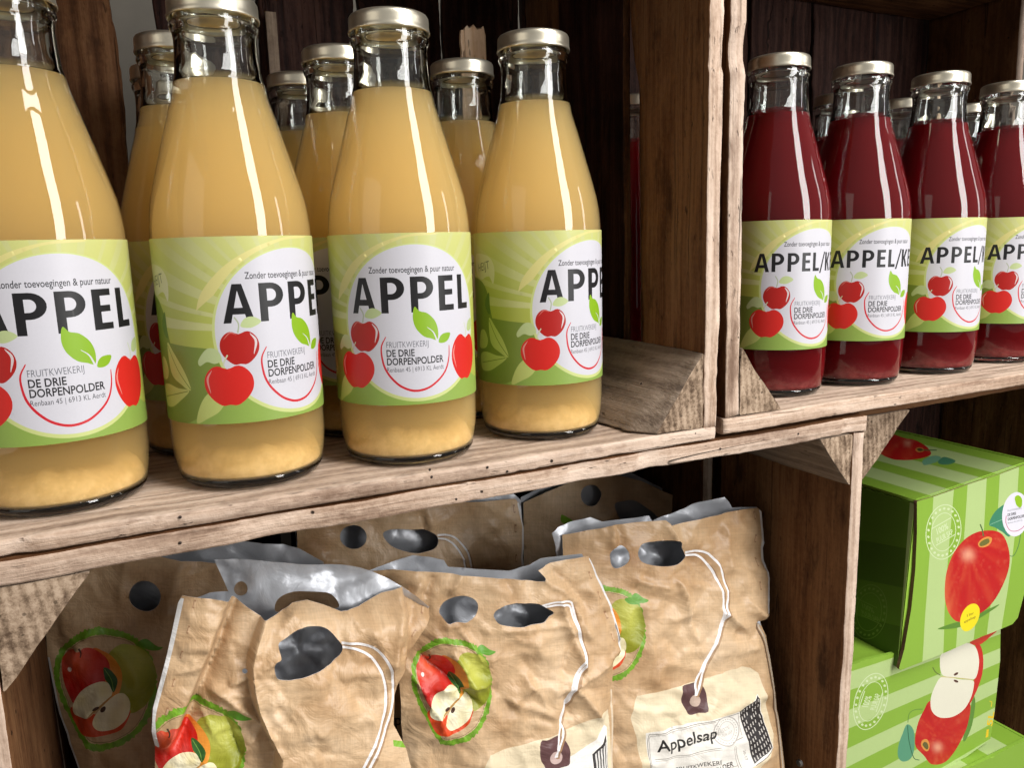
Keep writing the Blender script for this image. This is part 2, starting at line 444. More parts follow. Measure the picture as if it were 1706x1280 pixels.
def print_mat(name, rough, fine=.06, bump=0.0, spec=.35, bscale=900.0, gain=1.0):
    t = NT(name)
    a = t.n('Attribute', attribute_name='Print').outputs[0]
    uv = t.n('TexCoord').outputs['Object']
    n1 = t.n('TexNoise', {0: uv, 'Scale': bscale, 'Detail': 3.0}).outputs[0]
    n2 = t.n('TexNoise', {0: uv, 'Scale': 25.0, 'Detail': 3.0}).outputs[0]
    k = t.math('ADD', t.n('MapRange', {0: n1, 3: 1 - fine, 4: 1 + fine}).outputs[0], t.n('MapRange', {0: n2, 3: -.05, 4: .05}).outputs[0])
    k = t.math('MULTIPLY', k, gain)
    c = t.n('VectorMath', {0: a, 3: k}, operation='SCALE').outputs[0]
    d = {'Base Color': c, 'Roughness': rough, 'Specular IOR Level': spec}
    if bump: d['Normal'] = t.n('Bump', {'Strength': bump, 'Distance': .0006, 'Height': n2}).outputs[0]
    return t.done(t.n('BsdfPrincipled', d).outputs[0])
def kraft_mat():
    t = NT('kraft_pouch_paper')
    at = t.n('Attribute', attribute_name='Print')
    uv = t.n('TexCoord').outputs['UV']; ob = t.n('TexCoord').outputs['Object']
    w1 = t.n('TexNoise', {0: t.n('Mapping', {0: uv, 3: (40, 1050, 1)}).outputs[0], 'Scale': 1.0, 'Detail': 2.0}).outputs[0]
    w2 = t.n('TexNoise', {0: t.n('Mapping', {0: uv, 3: (1200, 45, 1)}).outputs[0], 'Scale': 1.0, 'Detail': 2.0}).outputs[0]
    bl = t.n('TexNoise', {0: uv, 'Scale': 17.0, 'Detail': 5.0, 'Roughness': .62}).outputs[0]
    fi = t.n('TexNoise', {0: uv, 'Scale': 420.0, 'Detail': 2.0}).outputs[0]
    wv = t.math('ADD', t.math('MULTIPLY', w1, .55), t.math('MULTIPLY', w2, .45))
    c = t.ramp(bl, [(.28, (.33, .175, .075)), (.42, (.50, .315, .165)), (.58, (.63, .435, .255)), (.74, (.72, .535, .355))])
    k = t.math('ADD', t.n('MapRange', {0: wv, 1: .3, 2: .7, 3: .87, 4: 1.10}).outputs[0], t.n('MapRange', {0: fi, 3: -.10, 4: .10}).outputs[0])
    c = t.n('VectorMath', {0: c, 3: k}, operation='SCALE').outputs[0]
    k2 = t.n('MapRange', {0: wv, 1: .3, 2: .7, 3: .92, 4: 1.05}).outputs[0]
    pr = t.n('VectorMath', {0: at.outputs[0], 3: k2}, operation='SCALE').outputs[0]
    c = t.n('VectorMath', {0: t.mix(at.outputs['Alpha'], c, pr), 3: .90}, operation='SCALE').outputs[0]
    cr = t.n('TexNoise', {0: uv, 'Scale': 60.0, 'Detail': 4.0, 'Roughness': .55, 'Distortion': .8}).outputs[0]
    b = t.n('Bump', {'Strength': .7, 'Distance': .0028, 'Height': cr}).outputs[0]
    b = t.n('Bump', {'Strength': .25, 'Distance': .0003, 'Height': wv, 'Normal': b}).outputs[0]
    return t.done(t.n('BsdfPrincipled', {'Base Color': c, 'Roughness': .44, 'Normal': b, 'Specular IOR Level': .45}).outputs[0])
def foil_mat():
    t = NT('silver_foil_lining')
    uv = t.n('TexCoord').outputs['UV']
    cr = t.n('TexNoise', {0: uv, 'Scale': 42.0, 'Detail': 4.0, 'Roughness': .5, 'Distortion': 1.2}).outputs[0]
    b = t.n('Bump', {'Strength': .5, 'Distance': .002, 'Height': cr}).outputs[0]
    return t.done(t.n('BsdfPrincipled', {'Base Color': (.50, .515, .55, 1), 'Metallic': .40, 'Roughness': .45, 'Normal': b}).outputs[0])
def plain(name, col, rough=.6, metal=0.0, nscale=200.0, var=.15):
    t = NT(name); co = t.n('TexCoord').outputs['Object']
    n1 = t.n('TexNoise', {0: co, 'Scale': nscale, 'Detail': 4.0}).outputs[0]
    c = t.mix(n1, tuple(x * (1 - var) for x in col), tuple(min(1, x * (1 + var)) for x in col))
    b = t.n('Bump', {'Strength': .2, 'Distance': .001, 'Height': n1}).outputs[0]
    return t.done(t.n('BsdfPrincipled', {'Base Color': c, 'Roughness': rough, 'Metallic': metal, 'Normal': b}).outputs[0])
M_GLASS, M_SHELL, M_LID = glass_mat(), shell_mat(), lid_mat()
def cloudy(name, albedo, dens, g):
    t = NT(name)                      # cloudy juice: light scatters through the whole filling
    v = t.n('VolumePrincipled', {'Color': (*albedo, 1), 'Density': dens, 'Anisotropy': g, 'Absorption Color': (0, 0, 0, 1)})
    t.t.links.new(v.outputs[0], t.out.inputs['Volume']); return t.m
M_APPLE = cloudy('cloudy_apple_juice', (.970, .845, .49), 70.0, .35)
M_CHERRY = cloudy('cherry_juice', (.42, .018, .026), 170.0, .3)
def sediment_mat(name, c0, c1):
    t = NT(name); co = t.n('TexCoord').outputs['Object']
    n1 = t.n('TexNoise', {0: co, 'Scale': 160.0, 'Detail': 4.0, 'Roughness': .7}).outputs[0]
    n2 = t.n('TexVoronoi', {0: co, 'Scale': 420.0}).outputs[0]
    f = t.math('ADD', t.n('MapRange', {0: n1, 1: .35, 2: .65}).outputs[0], t.n('MapRange', {0: n2, 1: .1, 2: .3, 3: .5, 4: 0.0}).outputs[0], True)
    return t.done(t.n('BsdfPrincipled', {'Base Color': t.mix(f, c0, c1), 'Roughness': .8, 'Specular IOR Level': .1}).outputs[0])
M_PULP = sediment_mat('settled_apple_pulp', (.56, .36, .13), (.72, .50, .22))
M_LEES = sediment_mat('settled_cherry_lees', (.10, .006, .008), (.30, .06, .055))
M_LABEL = print_mat('printed_label_paper', .42, .03, gain=.66)
M_CARD = print_mat('printed_carton', .40, .05, .30, gain=.80)
M_KRAFT, M_FOIL = kraft_mat(), foil_mat()
M_RIM = plain('white_film_edge', (.78, .77, .76), .3)
M_CARDRAW = plain('raw_corrugated_board', (.40, .27, .16), .8, 0, 700)
M_CARDEDGE = plain('fluted_board_edge', (.16, .09, .05), .9, 0, 900, .6)
M_SCREW = plain('zinc_screw', (.55, .55, .53), .35, .9)

# ------------------------------------------------------------------ boards and crates
_bs = [0]
def sweep_board(name, parent, sec, ax, a0, a1, kind, end=None, rough=.0006, chip=.0, n=None, warp=None):
    """sec: closed section (counter-clockwise in the two other axes, in order); swept along axis ax with
    hand-sawn wobble, worn corners and a few chips. kind(normal) -> material."""
    _bs[0] += 1; sd = _bs[0] * 13
    P = np.asarray(sec, float); m0 = len(P)
    # densify + round the corners
    pts, cor = [], []
    for i in range(m0):
        p, q, r = P[i - 1], P[i], P[(i + 1) % m0]
        d1 = np.linalg.norm(p - q); d2 = np.linalg.norm(r - q); w = min(.0016, d1 * .3, d2 * .3)
        e1 = (p - q) / d1; e2 = (r - q) / d2
        for t in (0, .5, 1):
            b = (1 - t) ** 2 * (q + e1 * w) + 2 * t * (1 - t) * q + t * t * (q + e2 * w)
            pts.append(b); cor.append(1.0)
        k = max(1, int(d2 / .008))
        for t in range(1, k):
            pts.append(q + e2 * (w + (d2 - 2 * w) * t / k)); cor.append(0.0)
    pts = np.array(pts); cor = np.array(cor); m = len(pts); c0 = pts.mean(0)
    n = n or max(4, int(abs(a1 - a0) / .0045))
    ss = np.linspace(a0, a1, n + 1)
    oth = [k for k in range(3) if k != ax]
    mid = np.zeros(3); mid[ax] = (a0 + a1) / 2; mid[oth[0]], mid[oth[1]] = c0
    V = []
    for i, s in enumerate(ss):
        nx = vnoise(np.full(m, s * 26), pts[:, 0] * 60, pts[:, 1] * 60, sd) * rough + vnoise(np.full(m, s * 190), pts[:, 0] * 200, pts[:, 1] * 200, sd + 1) * rough * .35
        ny = vnoise(np.full(m, s * 26), pts[:, 0] * 60, pts[:, 1] * 60, sd + 2) * rough + vnoise(np.full(m, s * 190), pts[:, 0] * 200, pts[:, 1] * 200, sd + 3) * rough * .35
        ch = np.clip(fbm(np.full(m, s * 34), pts[:, 0] * 9, pts[:, 1] * 9, sd + 5) - .42, 0, 1) * chip * (.25 + .75 * cor)
        inw = (c0 - pts); inw /= np.linalg.norm(inw, axis=1)[:, None] + 1e-9
        q = pts + np.stack([nx, ny], 1) + inw * ch[:, None]
        if warp: q = warp(s, q)
        x = np.zeros((m, 3)); x[:, oth[0]] = q[:, 0]; x[:, oth[1]] = q[:, 1]; x[:, ax] = s
        if i in (0, n): x[:, ax] += vnoise(pts[:, 0] * 150, pts[:, 1] * 150, s, sd + 7) * rough * .8
        V.append(x)
    V = np.vstack(V)
    F = []
    for i in range(n):
        for k in range(m):
            k2 = (k + 1) % m
            F.append((i * m + k, i * m + k2, (i + 1) * m + k2, (i + 1) * m + k))
    F.append(tuple(range(m))[::-1]); F.append(tuple(n * m + k for k in range(m)))
    me = mesh(name, V - mid, F, [], True)
    bm = bmesh.new(); bm.from_mesh(me); bmesh.ops.recalc_face_normals(bm, faces=bm.faces); bm.to_mesh(me); bm.free()
    mats = {}
    for p in me.polygons:
        mt = kind(p.normal)
        if p.index >= len(F) - 2: p.use_smooth = False; mt = end if end else mt
        if mt.name not in mats: mats[mt.name] = len(me.materials); me.materials.append(mt)
        p.material_index = mats[mt.name]
    return link(name, me, parent, mid)
def rect(a0, a1, b0, b1): return [(a0, b0), (a1, b0), (a1, b1), (a0, b1)]
Y0 = -0.0237
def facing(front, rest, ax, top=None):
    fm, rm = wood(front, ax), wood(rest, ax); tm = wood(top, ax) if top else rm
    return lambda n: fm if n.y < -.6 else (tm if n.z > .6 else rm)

def upright(name, p, x0, x1, y0, y1, z0, z1, front='weathered', rest='brown', **k):
    return sweep_board(name, p, rect(x0, x1, y0, y1), 2, z0, z1, facing(front, rest, 2), **k)
def flat(name, p, x0, x1, y0, y1, z0, z1, front='weathered', rest='brown', top='floor', **k):
    return sweep_board(name, p, rect(y0, y1, z0, z1), 0, x0, x1, facing(front, rest, 0, top), **k)
def block(p, tri, y0, y1, **k):
    bm_ = wood('block', 1)
    return sweep_board('corner_block', p, tri, 1, y0, y1, lambda n: bm_, end=M_END, rough=.0008, chip=.0012, **k)

# --- the setting: a plank wall behind the stacked crates and the floor they stand on
def struct(name, v, f, m):
    o = link(name, mesh(name, v, f, [m], False)); o['kind'] = 'structure'; return o
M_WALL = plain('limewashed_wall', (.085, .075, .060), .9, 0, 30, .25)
M_FLOOR = plain('concrete_floor', (.20, .19, .18), .9, 0, 18, .3)
struct('wall', [(-2, .46, -.664), (3.0, .46, -.664), (3.0, .46, 1.6), (-2, .46, 1.6), (-2, .56, -.664), (3.0, .56, -.664), (3.0, .56, 1.6), (-2, .56, 1.6)],
       [(0, 1, 2, 3), (5, 4, 7, 6), (1, 5, 6, 2), (4, 0, 3, 7), (3, 2, 6, 7), (4, 5, 1, 0)], M_WALL)
struct('floor', [(-4, -5, -.664), (5, -5, -.664), (5, 1, -.664), (-4, 1, -.664)], [(0, 1, 2, 3)], M_FLOOR)

D1 = 0.300                    # crate depth: its old bottom is now the slatted back
# --- upper left crate
c1 = empty('wooden_crate', (0.06, Y0, 0.0), 'old wooden fruit crate on its side holding the bottles of cloudy apple juice', 'crate', 'weathered fruit crates stacked as shelves')
flat('bottom_board', c1, -.235, .3145, Y0, .112, -.0084, 0.0, rest='weathered', chip=.004)
flat('bottom_board', c1, -.235, .3145, .118, .245, -.0084, 0.0, rest='weathered')
def wavy(s, q):               # the rear edge of this board follows the tree's bark
    e = .046 + .014 / (1 + math.exp(-(s - .232) / .008)) + .0015 * math.sin(s * 70)
    q = q.copy(); q[:, 1] = Y0 + (q[:, 1] - Y0) * (e - Y0) / (.060 - Y0); return q
upright('side_board', c1, .3052, .3168, Y0 + .0006, .060, .0006, .372, chip=.003, rough=.0008, warp=wavy)
upright('side_board', c1, .3100, .3168, .0760, .170, .0006, .372, front='brown', rest='dark')
upright('side_board', c1, -.235, -.223, Y0 + .0006, .100, .0006, .372)
upright('side_board', c1, -.235, -.223, .135, .250, .0006, .372)
flat('top_board', c1, -.235, .3168, Y0, .112, .3728, .3815)
flat('top_board', c1, -.235, .3168, .122, .250, .3728, .3815)
def flare(s, q):
    q = q.copy(); q[:, 0] = .3048 + (q[:, 0] - .3048) * (1 + min(.42, (s - Y0) * 26)); return q
block(c1, [(.2690, .0010), (.3048, .0010), (.3048, .0512)], Y0 + .001, .150, warp=flare)
block(c1, [(-.2226, .0012), (-.1860, .0012), (-.2226, .050)], Y0 + .001, .150)
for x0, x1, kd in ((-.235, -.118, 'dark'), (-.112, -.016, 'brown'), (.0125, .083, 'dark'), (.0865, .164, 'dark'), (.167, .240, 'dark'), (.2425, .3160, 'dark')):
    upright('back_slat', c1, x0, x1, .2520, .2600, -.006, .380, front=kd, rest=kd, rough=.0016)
M_NAIL = plain('rusty_iron_nail', (.035, .022, .016), .7, .4)
def nails(par, pts, r=.0008):
    bm = bmesh.new(); bmesh.ops.create_uvsphere(bm, u_segments=12, v_segments=8, radius=r)
    me = bpy.data.meshes.new('nail'); bm.to_mesh(me); bm.free(); me.materials.append(M_NAIL)
    for u, v in pts:
        p = U(np.array(float(u)), np.array(float(v)), Y0); o = link('nail', me, par, (p[0], Y0 - .0001, p[2])); o.scale = (1, .5, 1)
nails(c1, [(716, 783), (719, 795), (812, 779), (845, 786), (1158, 722), (300, 862)])
# --- upper right crate, tipped back a touch
c2 = empty('wooden_crate', (0.60, Y0, 0.004), 'old wooden fruit crate on its side holding the bottles of dark red juice', 'crate', 'weathered fruit crates stacked as shelves')
flat('bottom_board', c2, .3215, .880, Y0, .110, -.0060, .0046, rest='weathered', chip=.004)
flat('bottom_board', c2, .3215, .880, .116, .245, -.0060, .0046, rest='weathered')
upright('side_board', c2, .3238, .3362, Y0 + .0006, .074, .0054, .378, chip=.003, rough=.0008)
upright('side_board', c2, .3238, .3362, .121, .250, .0054, .378)
upright('side_board', c2, .868, .880, Y0 + .0006, .110, .0054, .378)
upright('side_board', c2, .868, .880, .140, .250, .0054, .378)
flat('top_board', c2, .3215, .880, Y0, .110, .3786, .388)
flat('top_board', c2, .3215, .880, .116, .250, .3786, .388)
block(c2, [(.3368, .0054), (.3735, .0054), (.3368, .0515)], Y0 + .001, .012)
block(c2, [(.8310, .0054), (.8674, .0054), (.8674, .0515)], Y0 + .001, .150)
for x0, x1 in ((.3215, .404), (.407, .492), (.495, .590), (.593, .680), (.684, .780), (.783, .880)):
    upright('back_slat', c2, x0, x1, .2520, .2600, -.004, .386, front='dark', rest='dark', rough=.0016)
c2.rotation_euler.x = -.012
# --- lower left crate
c3 = empty('wooden_crate', (0.18, Y0, -.40), 'old wooden fruit crate on its side packed with kraft juice pouches', 'crate', 'weathered fruit crates stacked as shelves')
ZB = -.662
ZS = -.4146                   # the pouches stand on a board set inside the crate
flat('top_board', c3, -.112, .4585, Y0, .118, -.0214, -.0094, top='brown', chip=.004)
flat('top_board', c3, -.112, .4585, .126, .245, -.0214, -.0094, top='brown')
upright('side_board', c3, .4462, .4582, Y0 + .0006, .120, ZB + .011, -.0220, chip=.0035, rough=.0008)
upright('side_board', c3, .4466, .4582, .145, .250, ZB + .011, -.0220)
upright('side_board', c3, -.112, -.0945, Y0 + .0006, .120, ZB + .011, -.0220, chip=.003)
upright('side_board', c3, -.112, -.0950, .130, .250, ZB + .011, -.0220)
flat('bottom_board', c3, -.112, .4585, Y0, .115, ZB, ZB + .0102)
flat('bottom_board', c3, -.112, .4585, .122, .250, ZB, ZB + .0102)
flat('shelf_board', c3, -.0930, .4445, Y0 + .006, .240, ZS - .0106, ZS - .0004)
block(c3, [(.4120, -.0220), (.4455, -.0625), (.4455, -.0220)], Y0 + .001, .130)
block(c3, [(-.0940, -.0222), (-.0940, -.0720), (-.0535, -.0222)], Y0 + .001, .055)
for x0, x1 in ((-.112, -.030), (-.022, .070), (.080, .165), (.175, .262), (.272, .352), (.366, .4585)):
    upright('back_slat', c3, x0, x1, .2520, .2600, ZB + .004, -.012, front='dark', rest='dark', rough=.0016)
bm = bmesh.new()
bmesh.ops.create_cone(bm, cap_ends=True, segments=20, radius1=.0034, radius2=.0026, depth=.0022)
bmesh.ops.bevel(bm, geom=bm.edges[:], offset=.0004, segments=2)
me = bpy.data.meshes.new('screw'); bm.to_mesh(me); bm.free(); me.materials.append(M_SCREW)
sp = U(1333, 1270, 0); 
scx = .4462; dd = ray(np.array(1333.), np.array(1272.)); sp = CAMLOC + dd * ((scx - CAMLOC[0]) / dd[0])
so = link('screw', me, c3, (scx - .0008, sp[1], sp[2])); so.rotation_euler = (0, -math.pi / 2, 0)
nails(c3, [(300, 905), (1330, 723), (1200, 748), (760, 832)])
# --- lower right crate, pushed a little further in
Y3 = .004
c4 = empty('wooden_crate', (0.72, Y3, -.40), 'dark wooden fruit crate on its side holding the green striped cartons', 'crate', 'weathered fruit crates stacked as shelves')
flat('top_board', c4, .4790, 1.02, Y3, .118, -.0190, -.0094, front='brown', top='brown')
flat('top_board', c4, .4790, 1.02, .126, .290, -.0190, -.0094, front='brown', top='brown')
upright('side_board', c4, .4790, .4895, Y3 + .0006, .115, ZB + .011, -.0196)
upright('side_board', c4, .4790, .4895, .130, .300, ZB + .011, -.0196)
upright('side_board', c4, 1.008, 1.02, Y3 + .0006, .115, ZB + .011, -.0196)
upright('side_board', c4, 1.008, 1.02, .130, .300, ZB + .011, -.0196)
flat('bottom_board', c4, .4790, 1.02, Y3, .118, ZB, ZB + .0102)
flat('bottom_board', c4, .4790, 1.02, .126, .300, ZB, ZB + .0102)
block(c4, [(.4900, -.0202), (.4900, -.0745), (.5450, -.0202)], Y3 + .001, .060)
for x0, x1 in ((.479, .560), (.568, .660), (.668, .760), (.768, .870), (.878, 1.02)):
    upright('back_slat', c4, x0, x1, .3020, .3100, ZB + .004, -.012, front='dark', rest='dark', rough=.0016)


# ------------------------------------------------------------------ bottle label
C_ = lambda *a: srgb(*a)
LIM, RAY, OLV, LOW = C_(196, 204, 92), C_(220, 222, 150), C_(136, 157, 66), C_(158, 188, 88)
WHT, RED, DRD, LEAF, PALE = C_(232, 230, 238), C_(232, 44, 36), C_(196, 34, 28), C_(151, 196, 34), C_(212, 224, 128)
INK, GRY, CREAM = C_(32, 31, 34), C_(112, 114, 122), C_(240, 230, 150)
def apple_loop(cx, cy, w, h, rot=0.0):
    t = np.linspace(0, 2 * np.pi, 44, endpoint=False)
    x = np.sin(t) * (.5 + .045 * np.cos(t)); y = np.cos(t) * .5
    y = np.where(y > 0, y * (1 - .26 * np.exp(-(x / .16) ** 2)), y * (1 - .12 * np.exp(-(x / .12) ** 2)))
    x = x * np.where(y < 0, 1 - .16 * (-y * 2) ** 2, 1)
    x, y = x * w, y * h; c, s = math.cos(rot), math.sin(rot)
    return np.stack([cx + x * c - y * s, cy + x * s + y * c], 1)
def letter(ch, x, y, h, w, col):
    arc = lambda cx, cy, rx, ry: [(cx + rx * math.sin(t), cy + ry * math.cos(t)) for t in np.linspace(0, math.pi, 14)]
    G = {'A': [[(0, 0), (.35, 1), (.65, 1), (1, 0), (.755, 0), (.69, .22), (.31, .22), (.245, 0)], [(.365, .39), (.635, .39), (.5, .83)]],
         'P': [[(0, 0), (0, 1), *arc(.46, .685, .54, .315), (.31, .37), (.31, 0)], [(.31, .845), *arc(.45, .69, .23, .155), (.31, .535)]],
         'E': [[(0, 0), (0, 1), (.98, 1), (.98, .835), (.40, .835), (.40, .6), (.92, .6), (.92, .44), (.40, .44), (.40, .165), (1, .165), (1, 0)]],
         'L': [[(0, 0), (0, 1), (.42, 1), (.42, .17), (1, .17), (1, 0)]],
         'K': [[(0, 0), (0, 1), (.31, 1), (.31, .57), (.65, 1), (1, 1), (.56, .52), (1, 0), (.64, 0), (.31, .44), (.31, 0)]],
         '/': [[(0, -.12), (.76, 1.03), (1, 1.03), (.24, -.12)]],
         'R': [[(0, 0), (0, 1), *arc(.42, .71, .5, .29), (1, 0), (.66, 0), (.40, .41), (.31, .41), (.31, 0)], [(.31, .85), *arc(.43, .71, .2, .14), (.31, .56)]]}
    if ch not in G: return text(ch, x, y, h, w, col, .04)
    return Sh(np.vstack([segs(l) for l in G[ch]]) * np.array([w, h]) + np.array([x, y]), col)
def label_shapes(cherry):
    S = []
    lim2 = lambda x, y: np.array(LIM) + (np.array(C_(222, 224, 140)) - np.array(LIM)) * np.clip((y - 45) / 48, 0, 1)[..., None]
    cx, cy = 37.2, 45.5
    # sun rays
    for a, w in ((139, 5.2), (131, 2.0), (123, 4.6), (112, 2.6), (100, 4.0), (88, 2.4), (76, 4.4), (63, 2.4), (52, 4.6), (40, 3.0), (28, 4.2), (15, 2.4), (147, 4.0), (157, 5.2), (167, 2.6), (175, 4.4)):
        a0, a1 = math.radians(a - w / 2), math.radians(a + w / 2); r = 130
        S.append(poly([(cx + 40 * math.cos(a0), cy + 40 * math.sin(a0)), (cx + r * math.cos(a0), cy + r * math.sin(a0)), (cx + r * math.cos(a1), cy + r * math.sin(a1)), (cx + 40 * math.cos(a1), cy + 40 * math.sin(a1))], RAY))
    # dark field on the left, lighter hill below
    S.append(poly(np.vstack([ospl([(-78, 62), (-60, 66), (-44, 64), (-37, 57), (-34.5, 47), (-33, 41.5)]), ospl([(-33, 41.2), (-20, 39.8), (-4, 38), (10, 34)]), [(10, -2), (-78, -2)]]), OLV))
    S.append(poly(np.vstack([ospl([(-30, -2), (-18, 3), (-3, 10.6), (8, 15.5), (16, 22)]), [(60, 22)], ospl([(66, 20), (76, 13), (86, 9.5), (100, 12), (118, 20)]), [(118, -2)]]), LOW))
    # leaf patterns on the left
    S.append(poly(spl([(-35.5, 57), (-40, 50), (-37, 44), (-34.6, 44.2), (-34.8, 50)]), C_(108, 138, 62)))
    S.append(poly(spl([(-36, 41), (-30.5, 36), (-24, 27), (-20.8, 17.6), (-27, 20), (-35, 26)]), PALE))
    S.append(poly(band([(-36, 40), (-29, 28), (-21, 18)], .5), OLV))
    S.append(poly(spl([(-48, 17), (-40, 19.5), (-30, 18), (-22, 17), (-30, 11), (-38, 7.5), (-47, 8)]), PALE))
    S.append(poly(band([(-46, 12), (-36, 14), (-23, 16.8)], .5), OLV))
    S.append(poly(spl([(-47, 32), (-41.3, 33), (-38, 27), (-41, 22), (-50, 22)]), PALE))
    S.append(poly(spl([(-52, 80), (-40, 80.5), (-32.5, 77.5), (-29.6, 71), (-31, 62.5), (-34, 66.5), (-37, 66.8), (-44, 65), (-52, 69)], 8), C_(238, 235, 196)))
    S.append(text('HEIJT', -47, 69.5, 5.2, 13.5, C_(126, 128, 112), ex=(.985, .17), ey=(-.17, .985)))
    # swoosh
    S.append(poly(np.vstack([ospl([(-13.2, 57.6), (-11, 64), (-6.5, 70.5), (2, 78.8), (12, 85.2), (24, 90.2), (38, 93.2), (52, 93.4)]), ospl([(50, 92.4), (36, 91.6), (28, 89.6), (17, 84.8), (8, 78.5), (1.5, 71.5), (-3.5, 65.2)])]), CREAM))
    # round white field
    S.append(poly(ell(cx, cy - .6, 43.2, 43.2, 0, 90), C_(222, 232, 150)))
    S.append(poly(ell(cx, cy, 41.8, 41.9, 0, 90), WHT))
    S.append(text('Zonder toevoegingen & puur natuur', 11.8 if not cherry else 10.5, 72.6 if not cherry else 74.9, 3.5, 50.5 if not cherry else 45.5, C_(70, 70, 74), .012))
    if not cherry:
        x = 0.0
        for ch, x0, w in (('A', 0, 15.2), ('P', 18.0, 13.0), ('P', 34.2, 13.0), ('E', 50.4, 10.4), ('L', 64.2, 9.8)):
            S.append(letter(ch, x0, 51.0, 19.3, w, INK))
    else:
        for ch, x0, w in (('A', -9.8, 10.6), ('P', 2.4, 8.6), ('P', 13.4, 8.6), ('E', 24.2, 7.0), ('L', 33.4, 6.4), ('/', 40.2, 7.0), ('K', 47.6, 9.0), ('E', 58.4, 6.8), ('R', 67.2, 8.6), ('S', 77.2, 7.6)):
            S.append(letter(ch, x0, 56.9, 13.3, w, INK))
    # leaves of the apples
    pl = C_(207, 222, 160)
    S.append(poly(spl([(7.8, 49.5), (10, 53), (14, 53.8), (18, 51.2), (14, 48.6), (10.5, 48.3)]), pl))
    S.append(poly(band([(6.3, 46), (7.0, 50.5), (5.2, 54)], .7), C_(190, 200, 170)))
    S.append(poly(spl([(-2.5, 33), (-4.5, 38), (-9.5, 38.6), (-14.5, 33), (-14, 30), (-10, 32), (-6, 31)]), pl))
    S.append(poly(spl([(-19, .4), (-16.4, 9), (-11.5, 15.5), (-5.5, 17.4), (-2.8, 12), (-6, 6.6), (-12, 3.2)]), PALE))
    # cherries of fruit: two apples left, one right
    def app(cx, cy, w, h, c, rot=0):
        S.append(poly(apple_loop(cx, cy, w, h, rot), c))
    app(6.6, 38.6, 19.0, 18.6, DRD)
    S.append(poly(band([(-.8, 43), (2.5, 46.2), (5.6, 45.2)], .5, lambda t: .3 + np.sin(np.pi * t)), C_(228, 120, 110)))
    S.append(poly(band([(12.0, 45.6), (14.6, 41.5), (13.2, 35)], 1.0, lambda t: .2 + np.sin(np.pi * t)), C_(240, 225, 225)))
    app(-.2, 19.8, 24.4, 22.6, RED)
    S.append(poly(band([(-2.2, 29), (-1.4, 32), (.5, 35.2)], .7), C_(222, 226, 190)))
    S.append(poly(band([(-8.0, 27.6), (-10.6, 23), (-9.6, 16)], .9, lambda t: .2 + np.sin(np.pi * t)), C_(246, 160, 150)))
    app(69.2, 23.8, 23.4, 28.6, RED, -.10)
    S.append(poly(band([(60.5, 31.5), (59.0, 26), (61, 18)], .8, lambda t: .2 + np.sin(np.pi * t)), C_(246, 150, 140)))
    S.append(poly(band([(70.2, 34), (71, 38), (69.5, 43)], .8), C_(222, 226, 200)))
    S.append(poly(spl([(72.5, 38.5), (74, 43), (79, 44.5), (79.5, 40.2), (76, 37.6)]), C_(200, 216, 150)))
    # the grower's emblem
    S.append(poly(spl([(36.0, 54.0), (38.6, 51.6), (43, 50.2), (47.2, 46), (49, 40.6), (48.3, 35.2), (44.5, 36.2), (40.2, 37.8), (36.2, 42.4), (34.8, 48)], 6), LEAF))
    S.append(poly(band([(42.5, 42.6), (46, 39.6), (48.2, 34.6)], .8, lambda t: .25 + t), WHT))
    S.append(poly(spl([(49.2, 33.6), (50.0, 36.6), (52.6, 38.4), (57, 38.2), (55.6, 34.8), (52.6, 33.2)], 6), LEAF))
    S.append(text('FRUITKWEKERIJ', 19.7, 32.1, 3.5, 23.2, GRY, -.004))
    S.append(text('DE DRIE', 19.5, 27.2, 4.0, 15.4, INK, .02))
    S.append(text('DORPENPOLDER', 19.5, 22.6, 4.0, 32.2, INK, .02))
    S.append(text('Renbaan 45 | 6913 KL Aerdt', 19.4, 18.7, 2.7, 32.2, C_(84, 84, 90)))
    S.append(poly(band([(19.6, 38.2), (16.9, 33), (16.8, 27.2), (18.2, 21), (21.6, 15.4), (27, 10.4), (34, 7.8), (41.5, 8.8), (48.2, 12.8), (53, 18), (55.4, 24.7), (55.9, 31.5)], 1.15, lambda t: .35 + .75 * np.sin(np.pi * np.clip(t, 0, 1)) ** .6, 10), C_(226, 44, 56)))
    return S, lim2
LAB_Z, LAB_R = .0365, .04128
def lab_map(x, y):
    a = x / 41.28
    q = np.stack([LAB_R * np.sin(a), -LAB_R * np.cos(a), LAB_Z + y / 1000], 1)
    return q, np.stack([np.sin(a), -np.cos(a), 0 * a], 1)
def make_label(cherry):
    S, base = label_shapes(cherry)
    o = [(x, 0) for x in np.arange(-76, 116.1, 2)] + [(116, y) for y in np.arange(2, 93, 3)] + [(x, 93.6) for x in np.arange(116, -76.1, -2)] + [(-76, y) for y in np.arange(91, 1, -3)]
    gx, gy = np.meshgrid(np.arange(-75, 116, 2.0), np.arange(1.5, 93, 3.0))
    g = np.stack([gx.ravel() + (np.arange(gx.size) % 3 - 1) * .05, gy.ravel()], 1)
    return sheet('label', o, [], S, base, lab_map, g, [M_LABEL], uvscale=.001, round_=1e-3, maxseg=2.2)

